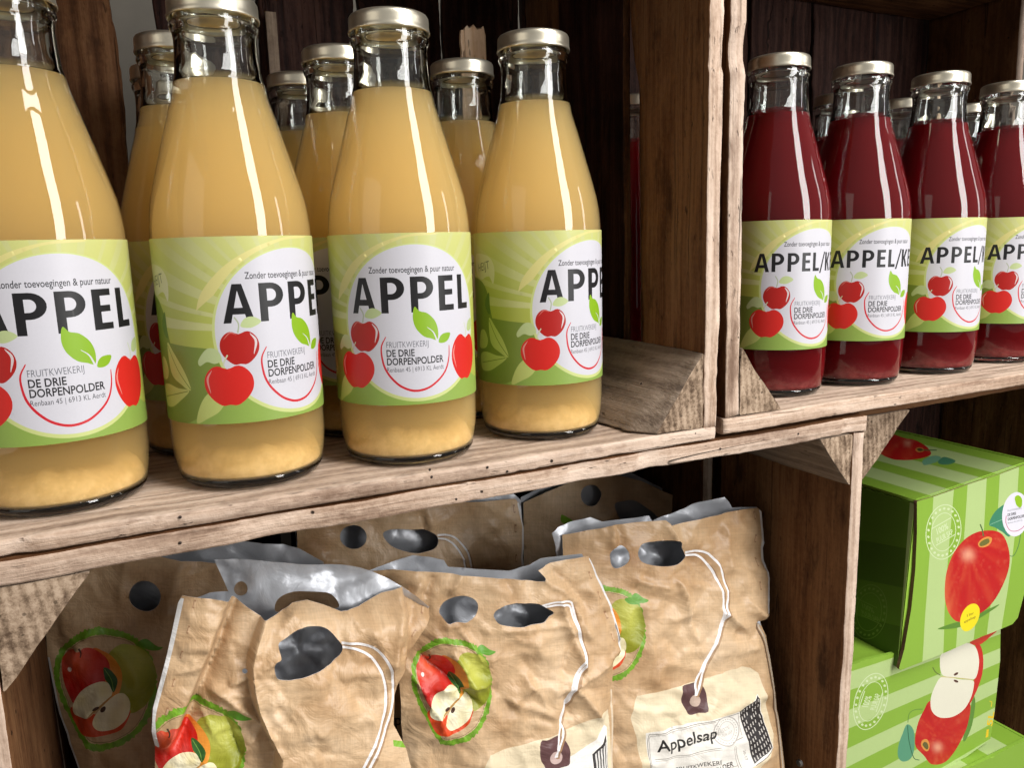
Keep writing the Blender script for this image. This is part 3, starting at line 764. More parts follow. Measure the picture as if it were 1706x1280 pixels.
# ------------------------------------------------------------------ bottles
BODY = [(.0386, .0056), (.0402, .0130), (.0410, .0230), (.0411, .040), (.0411, .130), (.0408, .1365), (.0401, .1430), (.0388, .1505), (.0362, .1602),
        (.0328, .1719), (.0296, .1830), (.0268, .1925), (.0240, .2012), (.02255, .2080)]
LIQ = .2080
def make_bottle(nm, label, group, cherry):
    root = empty(nm, (0, 0, 0), label, 'bottle', group)
    V, F, MI = [], [], []
    def add(v, f, m):
        k = len(V); V.extend(v); F.extend([tuple(i + k for i in q) for q in f]); MI.extend([m] * len(f))
    add(*lathe(BODY, 96), 1)                                         # wall against the juice
    heel = [(0, .0036), (.012, .0032), (.026, .0018), (.0312, .0004), (.0336, .0), (.0356, .0006), (.0374, .0026), (.0386, .0056), (.0380, .0057), (.0300, .0044), (.015, .0052), (0, .0056)]
    add(*lathe(heel, 96), 0)
    neck = [(.02255, .2080), (.02165, .2110), (.0211, .2160), (.0206, .2225), (.0204, .2285), (.0207, .2320), (.0215, .2338), (.0220, .2352), (.0218, .2368), (.0208, .2380), (.0207, .2415), (.0205, .2455),
            (.0170, .2455), (.0172, .2380), (.0176, .2300), (.0183, .2220), (.0195, .2165), (.0209, .2122), (.0222, .2084), (.02255, .2080)]
    add(*lathe(neck, 96), 0)
    link('glass', mesh('glass', V, F, [M_GLASS, M_SHELL], True, MI), root)
    ins = .00045
    jp = [(0, .0058), (.0300, .0047), (.0374, .0056), (.0383, .0062)] + [(r - ins, z) for r, z in BODY[1:-1]] + [(.0222, LIQ - .0002), (.0220, LIQ + .0004), (.0207, LIQ + .0041), (.0200, LIQ + .0037), (0, LIQ + .0036)]
    v, f = lathe(jp, 96)
    link('juice', mesh('juice', v, f, [M_CHERRY if cherry else M_APPLE], True), root)
    pr = [(0, .0064), (.0300, .0053), (.0366, .0060), (.0374, .0072), (.0366, .0110), (.0345, .0160), (.0300, .0200), (.018, .0190), (0, .0185)]
    v, f = lathe(pr, 96); v = np.array(v); an = np.arctan2(v[:, 1], v[:, 0]); hi = np.clip((v[:, 2] - .0105) / .004, 0, 1)
    v[:, 2] += hi * (.0016 * vnoise(np.cos(an) * 3, np.sin(an) * 3, 0, 5) + .0009 * vnoise(np.cos(an) * 11, np.sin(an) * 11, 0, 6))
    link('sediment', mesh('sediment', v, f, [M_LEES if cherry else M_PULP], True), root)
    # screw lid with a rolled lower edge and a raised rim on top
    lp = [(0, .2478), (.0150, .2478), (.0172, .2481), (.0188, .2488), (.0204, .2489), (.0214, .2484), (.02205, .2473), (.0222, .2455), (.0222, .2425), (.0224, .2412), (.0227, .2402), (.0226, .2394), (.0220, .2392), (.0217, .2402), (.0216, .2460), (0, .2466)]
    v, f = lathe(lp, 96); link('lid', mesh('lid', v, f, [M_LID], True), root)
    lb = make_label(cherry); lb.parent = root
    return root
def dup(root, label):
    r = root.copy(); COL.objects.link(r); r['label'] = label
    for ch in root.children:
        c = ch.copy(); COL.objects.link(c); c.parent = r
    return r
apple_spots = [   # x, y, label foot position along the girth (mm), text
    (-.0639, .0342, -25.5, 'apple juice bottle cut off by the left picture edge, nearest of the front row'),
    (.0286, .0313, -12.7, 'second apple juice bottle from the left in the front row, its label ending at APPE'),
    (.1204, .0264, -42.9, 'apple juice bottle in the front row whose label shows the whole word APPEL'),
    (.2157, .0352, -19.4, 'apple juice bottle at the right end of the front row, beside the empty crate corner'),
    (.0142, .1128, -32.0, 'apple juice bottle in the second row behind the two leftmost front bottles'),
    (.1110, .1092, -55.0, 'apple juice bottle in the second row, peeking out left of the whole APPEL label'),
    (.2015, .1170, -75.0, 'apple juice bottle in the second row with the torn tan stick rising behind its lid'),
    (.1020, .1925, -60.0, 'apple juice bottle farthest back, only its lid and neck showing between front bottles'),
    (.0120, .1960, 40.0, 'mostly hidden apple juice bottle in the third row by the dark left back slat')]
ab = make_bottle('juice_bottle', apple_spots[0][3], 'bottles of cloudy apple juice', False)
for i, (x, y, s, lb) in enumerate(apple_spots):
    o = ab if i == 0 else dup(ab, lb)
    o.location = (x, y, .0004); o.rotation_euler = (0, 0, s / 41.28)
red_spots = [
    (.4219, .0394, -35.0, 'dark red juice bottle nearest the crate divider, standing next to the corner block'),
    (.5080, .0389, -42.2, 'second dark red juice bottle from the crate divider, its label reading APPEL/KE'),
    (.6035, .0401, -35.7, 'third dark red juice bottle from the crate divider in the front row'),
    (.7030, .0454, -37.7, 'dark red juice bottle cut off by the right picture edge'),
    (.5880, .1305, -20.0, 'dark red juice bottle in the second row, showing between the first two front lids'),
    (.6750, .1325, -50.0, 'dark red juice bottle in the second row, showing between the second and third front lids'),
    (.7740, .1300, -10.0, 'dark red juice bottle in the second row, left of the rightmost front bottle neck'),
    (.4047, .1940, 84.0, 'dark red juice bottle seen through the gap between the side boards of the crates')]
rb = make_bottle('juice_bottle', red_spots[0][3], 'bottles of dark red juice', True)
for i, (x, y, s, lb) in enumerate(red_spots):
    o = rb if i == 0 else dup(rb, lb)
    z = .0050 - .012 * (y - Y0) * 0 - .0005
    th = -.012
    o.location = (x + .0002, y, .0046 + .0005 - math.sin(.012) * (y - Y0)); o.rotation_euler = (th, 0, s / 41.28)

# wooden sticks standing behind the bottles
def stick(label, x0, x1, y, z0, z1, torn=False, kind='tan', lean=0.0):
    r = random.Random(int(x0 * 1e4)); n = 12
    top = [(x0 + (x1 - x0) * k / n, z1 - (r.random() * .0045 + (.004 if k in (0, 1, n) else 0) if torn else 0)) for k in range(n + 1)]
    side = [(x0 - (r.random() * .0009 if torn else 0), z1 - .008 - .006 * k) for k in range(4)] if torn else []
    lp = [(x1, z0), *top[::-1], *side, (x0, z0)]
    bm = bmesh.new(); cx, cz = (x0 + x1) / 2, z0
    a = [bm.verts.new((x - cx, 0, z - cz)) for x, z in lp]; b = [bm.verts.new((x - cx, .003, z - cz)) for x, z in lp]
    bm.faces.new(a); bm.faces.new(b[::-1])
    for i in range(len(a)): bm.faces.new((a[i - 1], b[i - 1], b[i], a[i]))
    bmesh.ops.triangulate(bm, faces=[f for f in bm.faces if len(f.verts) > 4]); bmesh.ops.recalc_face_normals(bm, faces=bm.faces)
    me = bpy.data.meshes.new('wooden_stick'); bm.to_mesh(me); bm.free(); me.materials.append(wood(kind, 2))
    o = link('wooden_stick', me, None, (cx, y, cz)); o.rotation_euler.x = lean
    o['label'] = label; o['category'] = 'stick'
_a, _b = U(np.array([769., 809.]), np.array([60., 60.]), .166), U(np.array([789.]), np.array([39.]), .166)
stick('pale tan wooden stick with a torn top rising behind a bottle lid', _a[0, 0], _a[1, 0], .166, .0005, _b[0, 2], True)
stick('narrow dull tan stick standing against the slats between two apple juice bottles', .0905, .0985, .2400, .0005, .3060, False, 'block')
stick('brown wooden stick rising behind the rightmost dark red juice bottle', .9040 - .115, .9130 - .115, .1780, .003, .2900, False, 'tan')


# ------------------------------------------------------------------ kraft pouches
def mkgrid(outl, sp, seed):
    o = np.asarray(outl); lo, hi = o.min(0), o.max(0); r = np.random.RandomState(seed)
    ys = []; y = lo[1]
    while y < hi[1]:
        ys.append(y); y += sp if y < 1290 else sp * 6
    g = []
    for y in ys:
        s_ = sp if y < 1290 else sp * 6
        x = np.arange(lo[0], hi[0], s_); g.append(np.stack([x + r.uniform(-.22, .22, len(x)) * s_, y + r.uniform(-.22, .22, len(x)) * s_], 1))
    return np.vstack(g)
def crease(x, y, x1, y1, x2, y2, amp, w, w2=None):
    """a fold line from (x1,y1) to (x2,y2): sharp ridge (amp > 0) or valley; w, w2 = widths on its two sides"""
    dx, dy = x2 - x1, y2 - y1; L = math.hypot(dx, dy)
    t = ((x - x1) * dx + (y - y1) * dy) / L; d = (-(x - x1) * dy + (y - y1) * dx) / L
    d = d + 2.2 * vnoise(t / 22, d * 0 + x1, 0, 3)
    e = np.clip(np.minimum(t, L - t) / (L * .30) + .55, 0, 1); e = e * e * (3 - 2 * e)
    return 1.9 * amp * np.exp(-np.abs(d) / np.where(d > 0, w, w2 or w)) * e
def smst(t): t = np.clip(t, 0, 1); return t * t * (3 - 2 * t)
def crumple(x, y, seed, a=1.0):
    x2 = x + 18 * vnoise(x / 60, y / 60, 0, seed + 50); y2 = y + 18 * vnoise(x / 60, y / 60, 5, seed + 51)
    return a * (3.9 * (.35 - np.abs(vnoise(x2 / 95, y2 / 80, 0, seed))) + 2.7 * (.3 - np.abs(vnoise(x2 / 46, y2 / 40, 0, seed + 1))) + .95 * (.3 - np.abs(vnoise(x2 / 21, y2 / 19, 0, seed + 2))))
def folds(x, y, outl, seed, n=46):
    r = random.Random(seed); o = np.asarray(outl); lo, hi = o.min(0), np.minimum(o.max(0), 1300); h = 0 * x
    for k in range(n):
        cx, cy = r.uniform(lo[0], hi[0]), r.uniform(lo[1], hi[1]); a = r.uniform(0, math.pi); L = r.uniform(16, 62)
        w = r.uniform(4, 11); h = h + crease(x, y, cx - L * math.cos(a), cy - L * math.sin(a), cx + L * math.cos(a), cy + L * math.sin(a), r.choice((-1, 1)) * r.uniform(.35, 1.15), w, w * r.uniform(1, 2.6))
    return h
GR_ = C_(122, 170, 40)
def apple_picture(M, o, S):
    """printed roundel: torn green ring with a red apple, a pale green apple and a cut half in front"""
    T = []
    rng = random.Random(5); ring = []
    pts = spl([(40, 720), (70, 640), (130, 570), (200, 522), (280, 512), (380, 524), (470, 556), (540, 640), (575, 760), (570, 880), (525, 1000), (450, 1088), (340, 1144), (240, 1158), (185, 1120), (120, 1010), (60, 880), (38, 800)], 10)
    c = np.array([300, 830.])
    ring_o = np.array([p + (p - c) / np.linalg.norm(p - c) * rng.uniform(-5, 7) for p in pts])
    ring_i = np.array([c + (p - c) * (.895 + rng.uniform(-.01, .01)) for p in pts])
    ring_m = np.array([c + (p - c) * .875 for p in pts]); ring_n = np.array([c + (p - c) * .865 for p in pts])
    T.append(Sh(segs(ring_o), lambda x, y: np.array(GR_) * (0.62 + .5 * (.5 + .5 * vnoise(x / 16, y / 16, 0, 4)))[..., None]))
    T.append(Sh(segs(ring_i), C_(205, 176, 136), .35))
    T.append(Sh(np.vstack([segs(ring_m), segs(ring_n)]), C_(120, 110, 60)))
    gr = lambda x, y: np.array(C_(150, 152, 38)) + (np.array(C_(196, 196, 92)) - np.array(C_(150, 152, 38))) * np.exp(-((x - 455) ** 2 + (y - 690) ** 2) / 9000)[..., None] - np.array([.12, .10, .015]) * np.clip((x - 470) / 120, 0, 1)[..., None]
    T.append(poly(spl([(330, 640), (390, 595), (450, 600), (490, 608), (540, 650), (575, 740), (560, 850), (500, 930), (420, 950), (340, 880), (300, 760)]), gr))
    orr = lambda x, y: np.array(C_(232, 150, 52)) + (np.array(C_(208, 62, 30)) - np.array(C_(232, 150, 52))) * np.clip((330 - x) / 110 + .2 * vnoise(x / 26, y / 60, 0, 8), 0, 1)[..., None]
    T.append(poly(spl([(240, 622), (300, 630), (352, 668), (390, 730), (396, 800), (372, 862), (320, 900), (240, 880), (220, 740)]), orr))
    rd = lambda x, y: np.array(C_(200, 38, 30)) + (np.array(C_(224, 92, 58)) - np.array(C_(200, 38, 30))) * np.exp(-((x - 150) ** 2 + (y - 690) ** 2) / 7000)[..., None] * 1.0 + .03 * vnoise(x / 18, y / 60, 0, 9)[..., None]
    T.append(poly(spl([(76, 700), (90, 672), (132, 636), (165, 640), (200, 618), (262, 626), (318, 680), (330, 740), (300, 800), (230, 850), (150, 920), (105, 860), (80, 780)]), rd))
    T.append(poly(band([(176, 668), (180, 645), (168, 622)], 9, lambda t: .6 + .6 * t), C_(70, 46, 30)))
    T.append(poly(ell(118, 742, 11, 13), C_(250, 225, 215)))
    T.append(poly(spl([(120, 960), (150, 930), (230, 960), (330, 990), (420, 940), (440, 950), (400, 1030), (320, 1075), (230, 1090), (180, 1080), (140, 1020)]), lambda x, y: np.array(C_(214, 74, 34)) + .02 * vnoise(x / 14, y / 40, 0, 2)[..., None]))
    cr = lambda x, y: np.array(C_(244, 236, 206)) - np.array([.05, .10, .22]) * (.5 + .5 * vnoise(x / 60, y / 60, 0, 6))[..., None]
    T.append(poly(spl([(135, 960), (142, 910), (180, 850), (240, 805), (300, 794), (338, 815), (345, 850), (320, 890), (270, 925), (235, 975), (190, 992), (150, 985)]), cr))
    T.append(poly(spl([(240, 1020), (262, 965), (310, 905), (365, 856), (410, 850), (436, 885), (438, 930), (420, 980), (370, 1030), (310, 1058), (262, 1056)]), cr))
    T.append(poly(band([(215, 985), (252, 948), (300, 905), (345, 862)], 10, lambda t: .5 + .6 * np.sin(np.pi * t)), C_(186, 140, 70)))
    T.append(poly(ell(258, 934, 20, 10, -.5), C_(72, 42, 26))); T.append(poly(ell(296, 940, 20, 12, -1.0), C_(72, 42, 26)))
    T.append(poly(spl([(298, 728), (325, 732), (360, 765), (372, 800), (352, 846), (330, 810), (305, 780)]), C_(46, 92, 34)))
    T.append(poly(band([(305, 735), (340, 790), (352, 840)], 4), C_(120, 160, 70)))
    T.append(poly(spl([(480, 575), (520, 556), (570, 585), (610, 600), (560, 618), (505, 604)]), C_(92, 150, 40)))
    for t in T: S.append(xf(t, M, o))
def stitches(S, line, n, ang):
    p = ospl(line, 10); L = np.linspace(0, len(p) - 1, n).astype(int)
    for k in L:
        x, y = p[k]; c, s = math.cos(ang), math.sin(ang)
        q = [np.array([x + a * c - b * s, y + a * s + b * c]) for a, b in ((-7, -1.6), (7, -1.6), (7, 1.6), (-7, 1.6))]
        S.append(poly(q, C_(150, 110, 78), .8)); q2 = [v + np.array([1.2, .4]) for v in q]
        S.append(poly([q2[0] * .8 + q2[1] * .2, q2[1] * .8 + q2[0] * .2, q2[2] * .8 + q2[3] * .2, q2[3] * .8 + q2[2] * .2], C_(206, 172, 136), .8))
STR = C_(243, 240, 240)
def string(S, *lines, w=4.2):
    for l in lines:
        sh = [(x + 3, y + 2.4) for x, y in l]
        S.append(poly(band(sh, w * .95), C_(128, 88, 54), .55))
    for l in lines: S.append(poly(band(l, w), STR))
def tag(S, O, ex, ey, k=1.0, full=True):
    """the printed parcel tag; O = lower left of the inner frame, ex along the text, ey up; units are px * k"""
    ex, ey = np.array(ex), np.array(ey); P = lambda l: [tuple(np.array(O) + k * (a * ex + b * ey)) for a, b in l]
    S.append(poly(P([(0, 0), (152, 0), (152, 2), (0, 2)]), C_(70, 66, 62)))
    return P

def pouch(nm_label, outline, holes, shapes, plane, fr, back_out, back_shapes, back_holes, backd, seed, base_pt, hc=None, sp=6.0, pil=(13, 60), topedge=None, edge=None):
    a, b = plane
    bx = U(np.array(base_pt[0] * 1.0), np.array(base_pt[1] * 1.0), a, b)
    root = empty('juice_pouch', (float(bx[0]), float(bx[1]) + .02, ZS), nm_label, 'pouch', 'kraft juice pouches in the lower crate')
    nrm = np.array([0, -1.0, b]); nrm /= np.linalg.norm(nrm)
    out = np.asarray(outline, float)
    sg = segs(out)
    tops = topedge
    side = sg[[i for i in range(len(sg)) if not (tops[0] <= i < tops[1])]]
    fg = mkgrid(out, sp, seed)
    def fmap(x, y):
        d = seg_dist(np.stack([x, y], 1), side)
        h = pil[0] * (1 - np.exp(-d / pil[1])) + crumple(x, y, seed, 1.0) * smst(d / 26) + fr(x, y) + folds(x, y, out, seed)
        q = U(x, y, a, b) + nrm * (h / 1000)[:, None]
        return q, np.tile(nrm, (len(x), 1))
    f = sheet('front_panel', out, holes, shapes, ((.5, .5, .5), 0.0), fmap, fg, [M_KRAFT, M_FOIL, M_RIM], root, root.location, back=.0005, uvscale=.00036, round_=2e-3, maxseg=sp * 1.3)
    bo = np.asarray(back_out, float); bs = segs(bo)
    def bmap(x, y):
        d = seg_dist(np.stack([x, y], 1), side)
        h = -1.2 - backd * (1 - np.exp(-d / 45)) * smst((y - bo[:, 1].min() + 40) / 160) + crumple(x, y, seed + 9, .9) + 1.3 * folds(x, y, bo, seed + 5, 30)
        if hc:                                              # the lining puckers behind the hand hole
            for k in range(9):
                t = k * .698 + .3 * math.sin(k * 2.3); h = h + crease(x, y, hc[0], hc[1], hc[0] + hc[2] * math.cos(t), hc[1] + hc[2] * .62 * math.sin(t), 2.6 * (1 if k % 2 else -.8), 5, 11)
            h = h + 5.0 * np.exp(-((x - hc[0]) ** 2 + (y - hc[1]) ** 2) / (hc[2] * .8) ** 2)
        q = U(x, y, a, b) + nrm * (h / 1000)[:, None]
        return q, np.tile(nrm, (len(x), 1))
    sheet('back_panel', bo, back_holes, back_shapes, ((.5, .5, .5), 0.0), bmap, mkgrid(bo, sp * 1.5, seed + 3), [M_FOIL, M_KRAFT, M_RIM], root, root.location, back=.0005, uvscale=.00036, round_=2e-3, maxseg=sp * 2)
    return root
def z_(o, s): return lambda pts: [(o[0] + a / s, o[1] + b / s) for a, b in pts]
ZA, ZB1, ZC, ZD, ZE = z_((80, 880), 3.2), z_((220, 880), 3.2), z_((620, 900), 3.368), z_((860, 780), 2.561), z_((480, 760), 3.2808)
FOOT = lambda u, a, b: None
def foot(u, a, b):
    """photo row where the pouch bottom (z = floor of the crate) falls below column u"""
    lo, hi = 1000, 4000
    for _ in range(50):
        m = (lo + hi) / 2
        if U(np.array(u * 1.0), np.array(m), a, b)[2] > ZS + .0004: lo = m
        else: hi = m
    return lo

# --- pouch B: front left, its mouth gaping to show the foil
aB, bB = .030, .17
fB = [foot(u, aB, bB) for u in (262, 690)]
outB = ZB1([(262, 322), (380, 330), (450, 341), (520, 355), (600, 408), (690, 465), (770, 440), (850, 392), (930, 380), (1010, 400), (1100, 430), (1200, 410), (1330, 345), (1440, 315), (1520, 365), (1594, 425), (1580, 470), (1510, 570), (1450, 660), (1385, 782), (1362, 850), (1356, 1000), (1420, 1120), (1462, 1280)])
nB = len(outB) - 9
outB += [(690, fB[1]), (262, fB[0]), (258, 1290)] + ZB1([(122, 1130), (104, 1020), (110, 900), (180, 640), (240, 360)])
S = []
apple_picture([[1 / 3.2, 0], [0, 1 / 3.2]], (224.7, 997 - 0), S)
S.append(poly(ZB1([(1350, 1075), (1400, 1085), (1420, 1120), (1352, 1105)]), GR_))
stitches(S, ZB1([(320, 360), (290, 490), (255, 620), (215, 760), (180, 910)]), 5, -1.30)
stitches(S, ZB1([(1550, 435), (1480, 545), (1430, 640)]), 3, -1.0)
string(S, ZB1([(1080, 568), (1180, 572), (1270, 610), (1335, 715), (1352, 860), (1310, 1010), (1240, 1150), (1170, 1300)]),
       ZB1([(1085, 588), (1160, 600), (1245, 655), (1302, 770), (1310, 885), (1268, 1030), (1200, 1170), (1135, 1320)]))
S.append(poly(band(ZB1([(254, 335), (186, 640), (116, 900), (110, 1010), (130, 1125)]), 9.5), C_(232, 230, 228)))
for o_ in (-10, -5, 0, 5, 10): S.insert(0, poly(band([(383 - (y - 985) * .40 + o_, y) for y in range(985, 1262, 8)], .8, None, 1), (.5, .5, .5), 0))
for o_ in (-3.5, -1, 1.5, 5): S.insert(0, poly(band([(np.interp(y, [985, 1010, 1045, 1075, 1095, 1130, 1165, 1205, 1240, 1262], [452, 440, 424, 413, 409, 412, 420, 438, 456, 452]) + o_, y) for y in range(1012, 1262, 6)], .6, None, 1), (.5, .5, .5), 0))
holeB = [spl(ZB1([(728, 690), (735, 650), (765, 640), (752, 570), (800, 535), (870, 495), (950, 485), (1010, 500), (1060, 550), (1085, 590), (1072, 632), (1020, 670), (950, 705), (870, 732), (800, 746), (745, 738)]), 4), ell(220 + 590 / 3.2, 880 + 733 / 3.2, 4.2, 4.0, 0, 12)]
edge_y = np.array([985, 1010, 1045, 1075, 1095, 1130, 1165, 1205, 1240, 1262, 1300, 1400.]); edge_x = np.array([452, 440, 424, 413, 409, 412, 420, 438, 456, 452, 446, 440.])
def frB(x, y):
    u0 = np.interp(y, edge_y, edge_x)
    main = smst((x - u0 + 3) / 8.0) * (15 + 0 * x) * smst((y - 985) / 60)
    fold = (x - (383 - (y - 985) * .40))                        # left flap stands up, the fold runs down beside it
    flap = 17.0 * smst((-fold + 9) / 18) * smst((1260 - y) / 60)
    val = -10.5 * np.exp(-np.abs(fold - 15) / 15) * smst((1260 - y) / 60)
    right = -9 * smst((x - (668 - (y - 980) * .06)) / 14) * smst((1150 - y) / 40)
    h = main + flap + val + right
    for c in ((452, 1046, 490, 1012, 2.2, 7), (455, 1080, 420, 1102, 2.0, 5), (470, 1012, 455, 1050, -1.6, 5), (415, 1115, 380, 1128, 2.6, 6), (420, 1150, 350, 1142, 2.0, 8), (360, 1142, 445, 1205, 3.0, 9), (372, 1180, 402, 1262, -2.4, 7), (430, 1200, 372, 1290, 2.2, 9),
              (665, 990, 640, 1105, 2.6, 8), (690, 1008, 655, 1080, -1.8, 5), (470, 1150, 530, 1210, 1.2, 14), (560, 1060, 640, 1030, 1.0, 12), (500, 1120, 620, 1105, .9, 10), (575, 1010, 590, 1040, 1.2, 5), (300, 1190, 262, 1240, 2, 8)):
        h = h + crease(x, y, *c)
    return h
backB = ZB1([(440, 175), (545, 176), (660, 180), (780, 192), (900, 205), (1030, 207), (1150, 210), (1230, 224), (1300, 245), (1380, 280), (1440, 314), (1520, 368), (1590, 425), (1450, 660), (1380, 800)]) + [(640, 1280), (690, fB[1] - 6), (266, fB[0] - 6), (262, 1200)] + ZB1([(200, 640), (290, 420), (420, 370), (528, 372), (492, 290), (462, 225)])
bhB = [ell(220 + 592 / 3.2, 880 + 350 / 3.2, 11, 13, .3, 20), spl(ZB1([(768, 450), (780, 392), (850, 352), (950, 347), (1060, 362), (1106, 402), (1100, 440), (1000, 470), (880, 480)]), 5)]
bB_ = pouch('kraft juice pouch in front at left, gaping wide with its silver lining showing', outB, holeB, S, (aB, bB), frB, backB, [], bhB, 22, 11, (480, fB[0]), hc=(508, 1094, 62), topedge=(0, nB - 9), sp=4.2, pil=(9, 42))

# --- pouch C: middle of the front row
aC, bC = .0475, .147
fC = [foot(u, aC, bC) for u in (690, 1010)]
outC = [(618, 952), (650, 946), (690, 947), (735, 949)] + ZC([(470, 178), (560, 188), (640, 192), (760, 200), (880, 212), (920, 208), (925, 192), (890, 152), (940, 125), (1060, 100), (1190, 90), (1215, 95), (1235, 130), (1290, 250), (1350, 380), (1395, 540), (1402, 610), (1385, 650), (1350, 668), (1345, 820), (1358, 900), (1352, 1100), (1345, 1282)])
nC = 15
outC += [(1012, fC[1]), (690, fC[0]), (682, 1400), (676, 1290), (669, 1200), (664, 1126), (655, 1060), (640, 1010)]
S = []
apple_picture([[.8 / 3.2 * .92, 0.012], [-.012, .875 / 3.2]], (745 - 300 * .23 - 10, 1146 - 835 * .2734 + 3), S)
stitches(S, ZC([(1215, 195), (1262, 305), (1310, 420), (1345, 545)]), 4, 1.15)
tg, fw_ = C_(226, 209, 176), C_(244, 240, 232)
S.append(poly([(797, 1266), (806, 1248), (850, 1234), (925, 1212), (1000, 1184), (1012, 1182), (1019, 1290), (1019, 1400), (790, 1400)], tg))
S.append(poly([(806, 1292), (870, 1274), (920, 1262), (965, 1241), (985, 1228), (1003, 1206), (1008, 1210), (1010, 1400), (806, 1400)], fw_))
S.append(poly([(980, 1252), (995, 1238), (1006, 1222), (1009, 1290), (984, 1300)], C_(58, 54, 54)))
for k in range(5): S.append(poly([(985 + k * 4.6, 1252 - k * 4.2), (987.4 + k * 4.6, 1250 - k * 4.2), (990 + k * 4.6, 1300), (987 + k * 4.6, 1300)], C_(225, 222, 216)))
S.append(text('Appelsap', 812, 1312, 20, 100, C_(40, 36, 34), .01, ex=(.968, -.25), ey=(-.2, -.98)))
S.append(poly(spl(ZC([(904, 1100), (950, 1085), (1010, 1065), (1050, 1100), (1075, 1145), (1078, 1200), (1072, 1236), (1020, 1250), (950, 1275), (925, 1230), (904, 1190)]), 3), C_(98, 66, 66)))
S.append(poly(ell(915.4, 1253.3, 11.2), C_(205, 178, 170)))
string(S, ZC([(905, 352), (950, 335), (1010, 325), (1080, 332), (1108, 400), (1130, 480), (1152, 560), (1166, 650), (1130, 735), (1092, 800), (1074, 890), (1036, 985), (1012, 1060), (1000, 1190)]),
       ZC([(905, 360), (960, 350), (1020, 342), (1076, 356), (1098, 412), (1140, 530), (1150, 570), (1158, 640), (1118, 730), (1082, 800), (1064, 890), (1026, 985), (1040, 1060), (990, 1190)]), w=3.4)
S.append(poly(band(ZC([(1222, 100), (1285, 250), (1345, 385), (1388, 540), (1396, 620)]), 5.0), C_(222, 220, 218)))
S.append(poly(band([(1019, 1150), (1020, 1220), (1017, 1290), (1012, 1400)], 3.5), C_(214, 196, 170)))
holeC = [spl(ZC([(352, 385), (372, 345), (420, 312), (480, 292), (540, 312), (562, 350), (548, 400), (500, 435), (440, 440), (400, 450), (370, 415)]), 4),
         spl(ZC([(640, 400), (660, 365), (720, 338), (800, 332), (880, 333), (910, 345), (940, 362), (985, 390), (960, 415), (925, 445), (860, 450), (790, 462), (720, 455), (665, 440)]), 4)]
def frC(x, y):
    h = 0 * x
    for c in ((690, 960, 668, 1010, 3.5, 9), (715, 955, 700, 990, -2.5, 6), (760, 950, 745, 985, 2.0, 7), (640, 960, 660, 1000, -3, 8), (885, 955, 960, 1000, 2.6, 9), (905, 935, 975, 1010, -2.0, 10), (925, 1000, 965, 1110, 3.2, 8), (950, 1055, 930, 1120, -4.0, 12), (945, 1139, 1015, 1098, 3.0, 7), (948, 1140, 998, 1196, 3.0, 7), (930, 1150, 945, 1190, -3.4, 10),
              (1015, 1095, 1030, 1080, 2, 6), (755, 1040, 790, 1090, 1.8, 6), (700, 1090, 790, 1165, -4.5, 9), (725, 1140, 800, 1130, 3.0, 7), (745, 1080, 792, 1160, 3.0, 8), (680, 1110, 740, 1220, 2.4, 9), (820, 1150, 910, 1185, 1.6, 6), (840, 1165, 880, 1135, 1.4, 5), (800, 1130, 850, 1180, -1.2, 6), (860, 1120, 900, 1165, 1.2, 5),
              (950, 1010, 975, 1060, 1.8, 5), (820, 1042, 940, 1038, 1.6, 5), (735, 1041, 770, 1030, 1.4, 5), (830, 960, 850, 1000, -1.2, 8), (1000, 1000, 1020, 1060, -1.4, 6)):
        h = h + crease(x, y, *c)
    return h
backC = [(606, 955), (640, 944), (661, 937)] + ZC([(160, 118), (240, 95), (330, 102), (420, 125), (448, 165), (600, 176), (790, 184), (850, 160), (905, 150), (960, 112), (1190, 84), (1300, 260), (1395, 560), (1345, 680), (1340, 900)]) + [(1018, 1280), (1010, fC[1] - 5), (692, fC[0] - 5), (680, 1290), (668, 1126), (650, 1040), (630, 990)]
pouch('kraft juice pouch in the middle of the front row, between two other pouches', outC, holeC, S, (aC, bC), frC, backC, [], [], 14, 23, (850, fC[0]), hc=(858, 1018, 56), topedge=(0, nC), sp=4.2, pil=(12, 50))

# --- pouch D: right of the front row, its tag reads Appelsap
aD, bD = .0740, .185
fD = [foot(u, aD, bD) for u in (970, 1300)]
outD = ZD([(196, 286), (285, 262), (380, 240), (480, 224), (590, 214), (612, 236), (700, 220), (800, 200), (870, 186), (940, 175), (1030, 170), (1046, 186), (1056, 300), (1060, 395), (1078, 470), (1079, 560), (1076, 632), (1042, 655), (1062, 715), (1082, 800), (1098, 900), (1112, 1000), (1130, 1140), (1146, 1280)])
nD = 10
outD += [(1306, fD[1]), (975, fD[0]), (962, 1400), (955, 1280), (950, 1150), (946, 1060), (942, 990), (938, 925)]
S = []
apple_picture([[.8 / 3.2 * .82, 0], [0, .80 / 3.2]], (1058 - 572 * .205, 1054 - 835 * .25), S)
S.append(poly(spl(ZD([(430, 545), (470, 540), (506, 552), (480, 568), (445, 566)]), 4), C_(92, 150, 40)))
stitches(S, ZD([(1008, 200), (1016, 300), (1022, 400), (1030, 500)]), 4, 1.5)
S.append(poly(ZD([(455, 1048), (466, 1000), (482, 955), (600, 928), (780, 880), (940, 838), (985, 848), (1022, 872), (1060, 1000), (1088, 1130), (1080, 1180), (1040, 1240), (960, 1330), (560, 1420), (510, 1260)]), tg))
ZT = z_((1000, 1080), 5.331)
S.append(poly(ZT([(318, 705), (700, 622), (1000, 568), (1165, 530), (1260, 465), (1352, 390), (1400, 520), (1455, 700), (1500, 870), (1420, 940), (1320, 1010), (1200, 1075), (900, 1180), (430, 1280)]), C_(238, 233, 224)))
ln = lambda pts, w=.9, c=C_(120, 112, 104): S.append(poly(band(ZT(pts), w, None, 6), c))
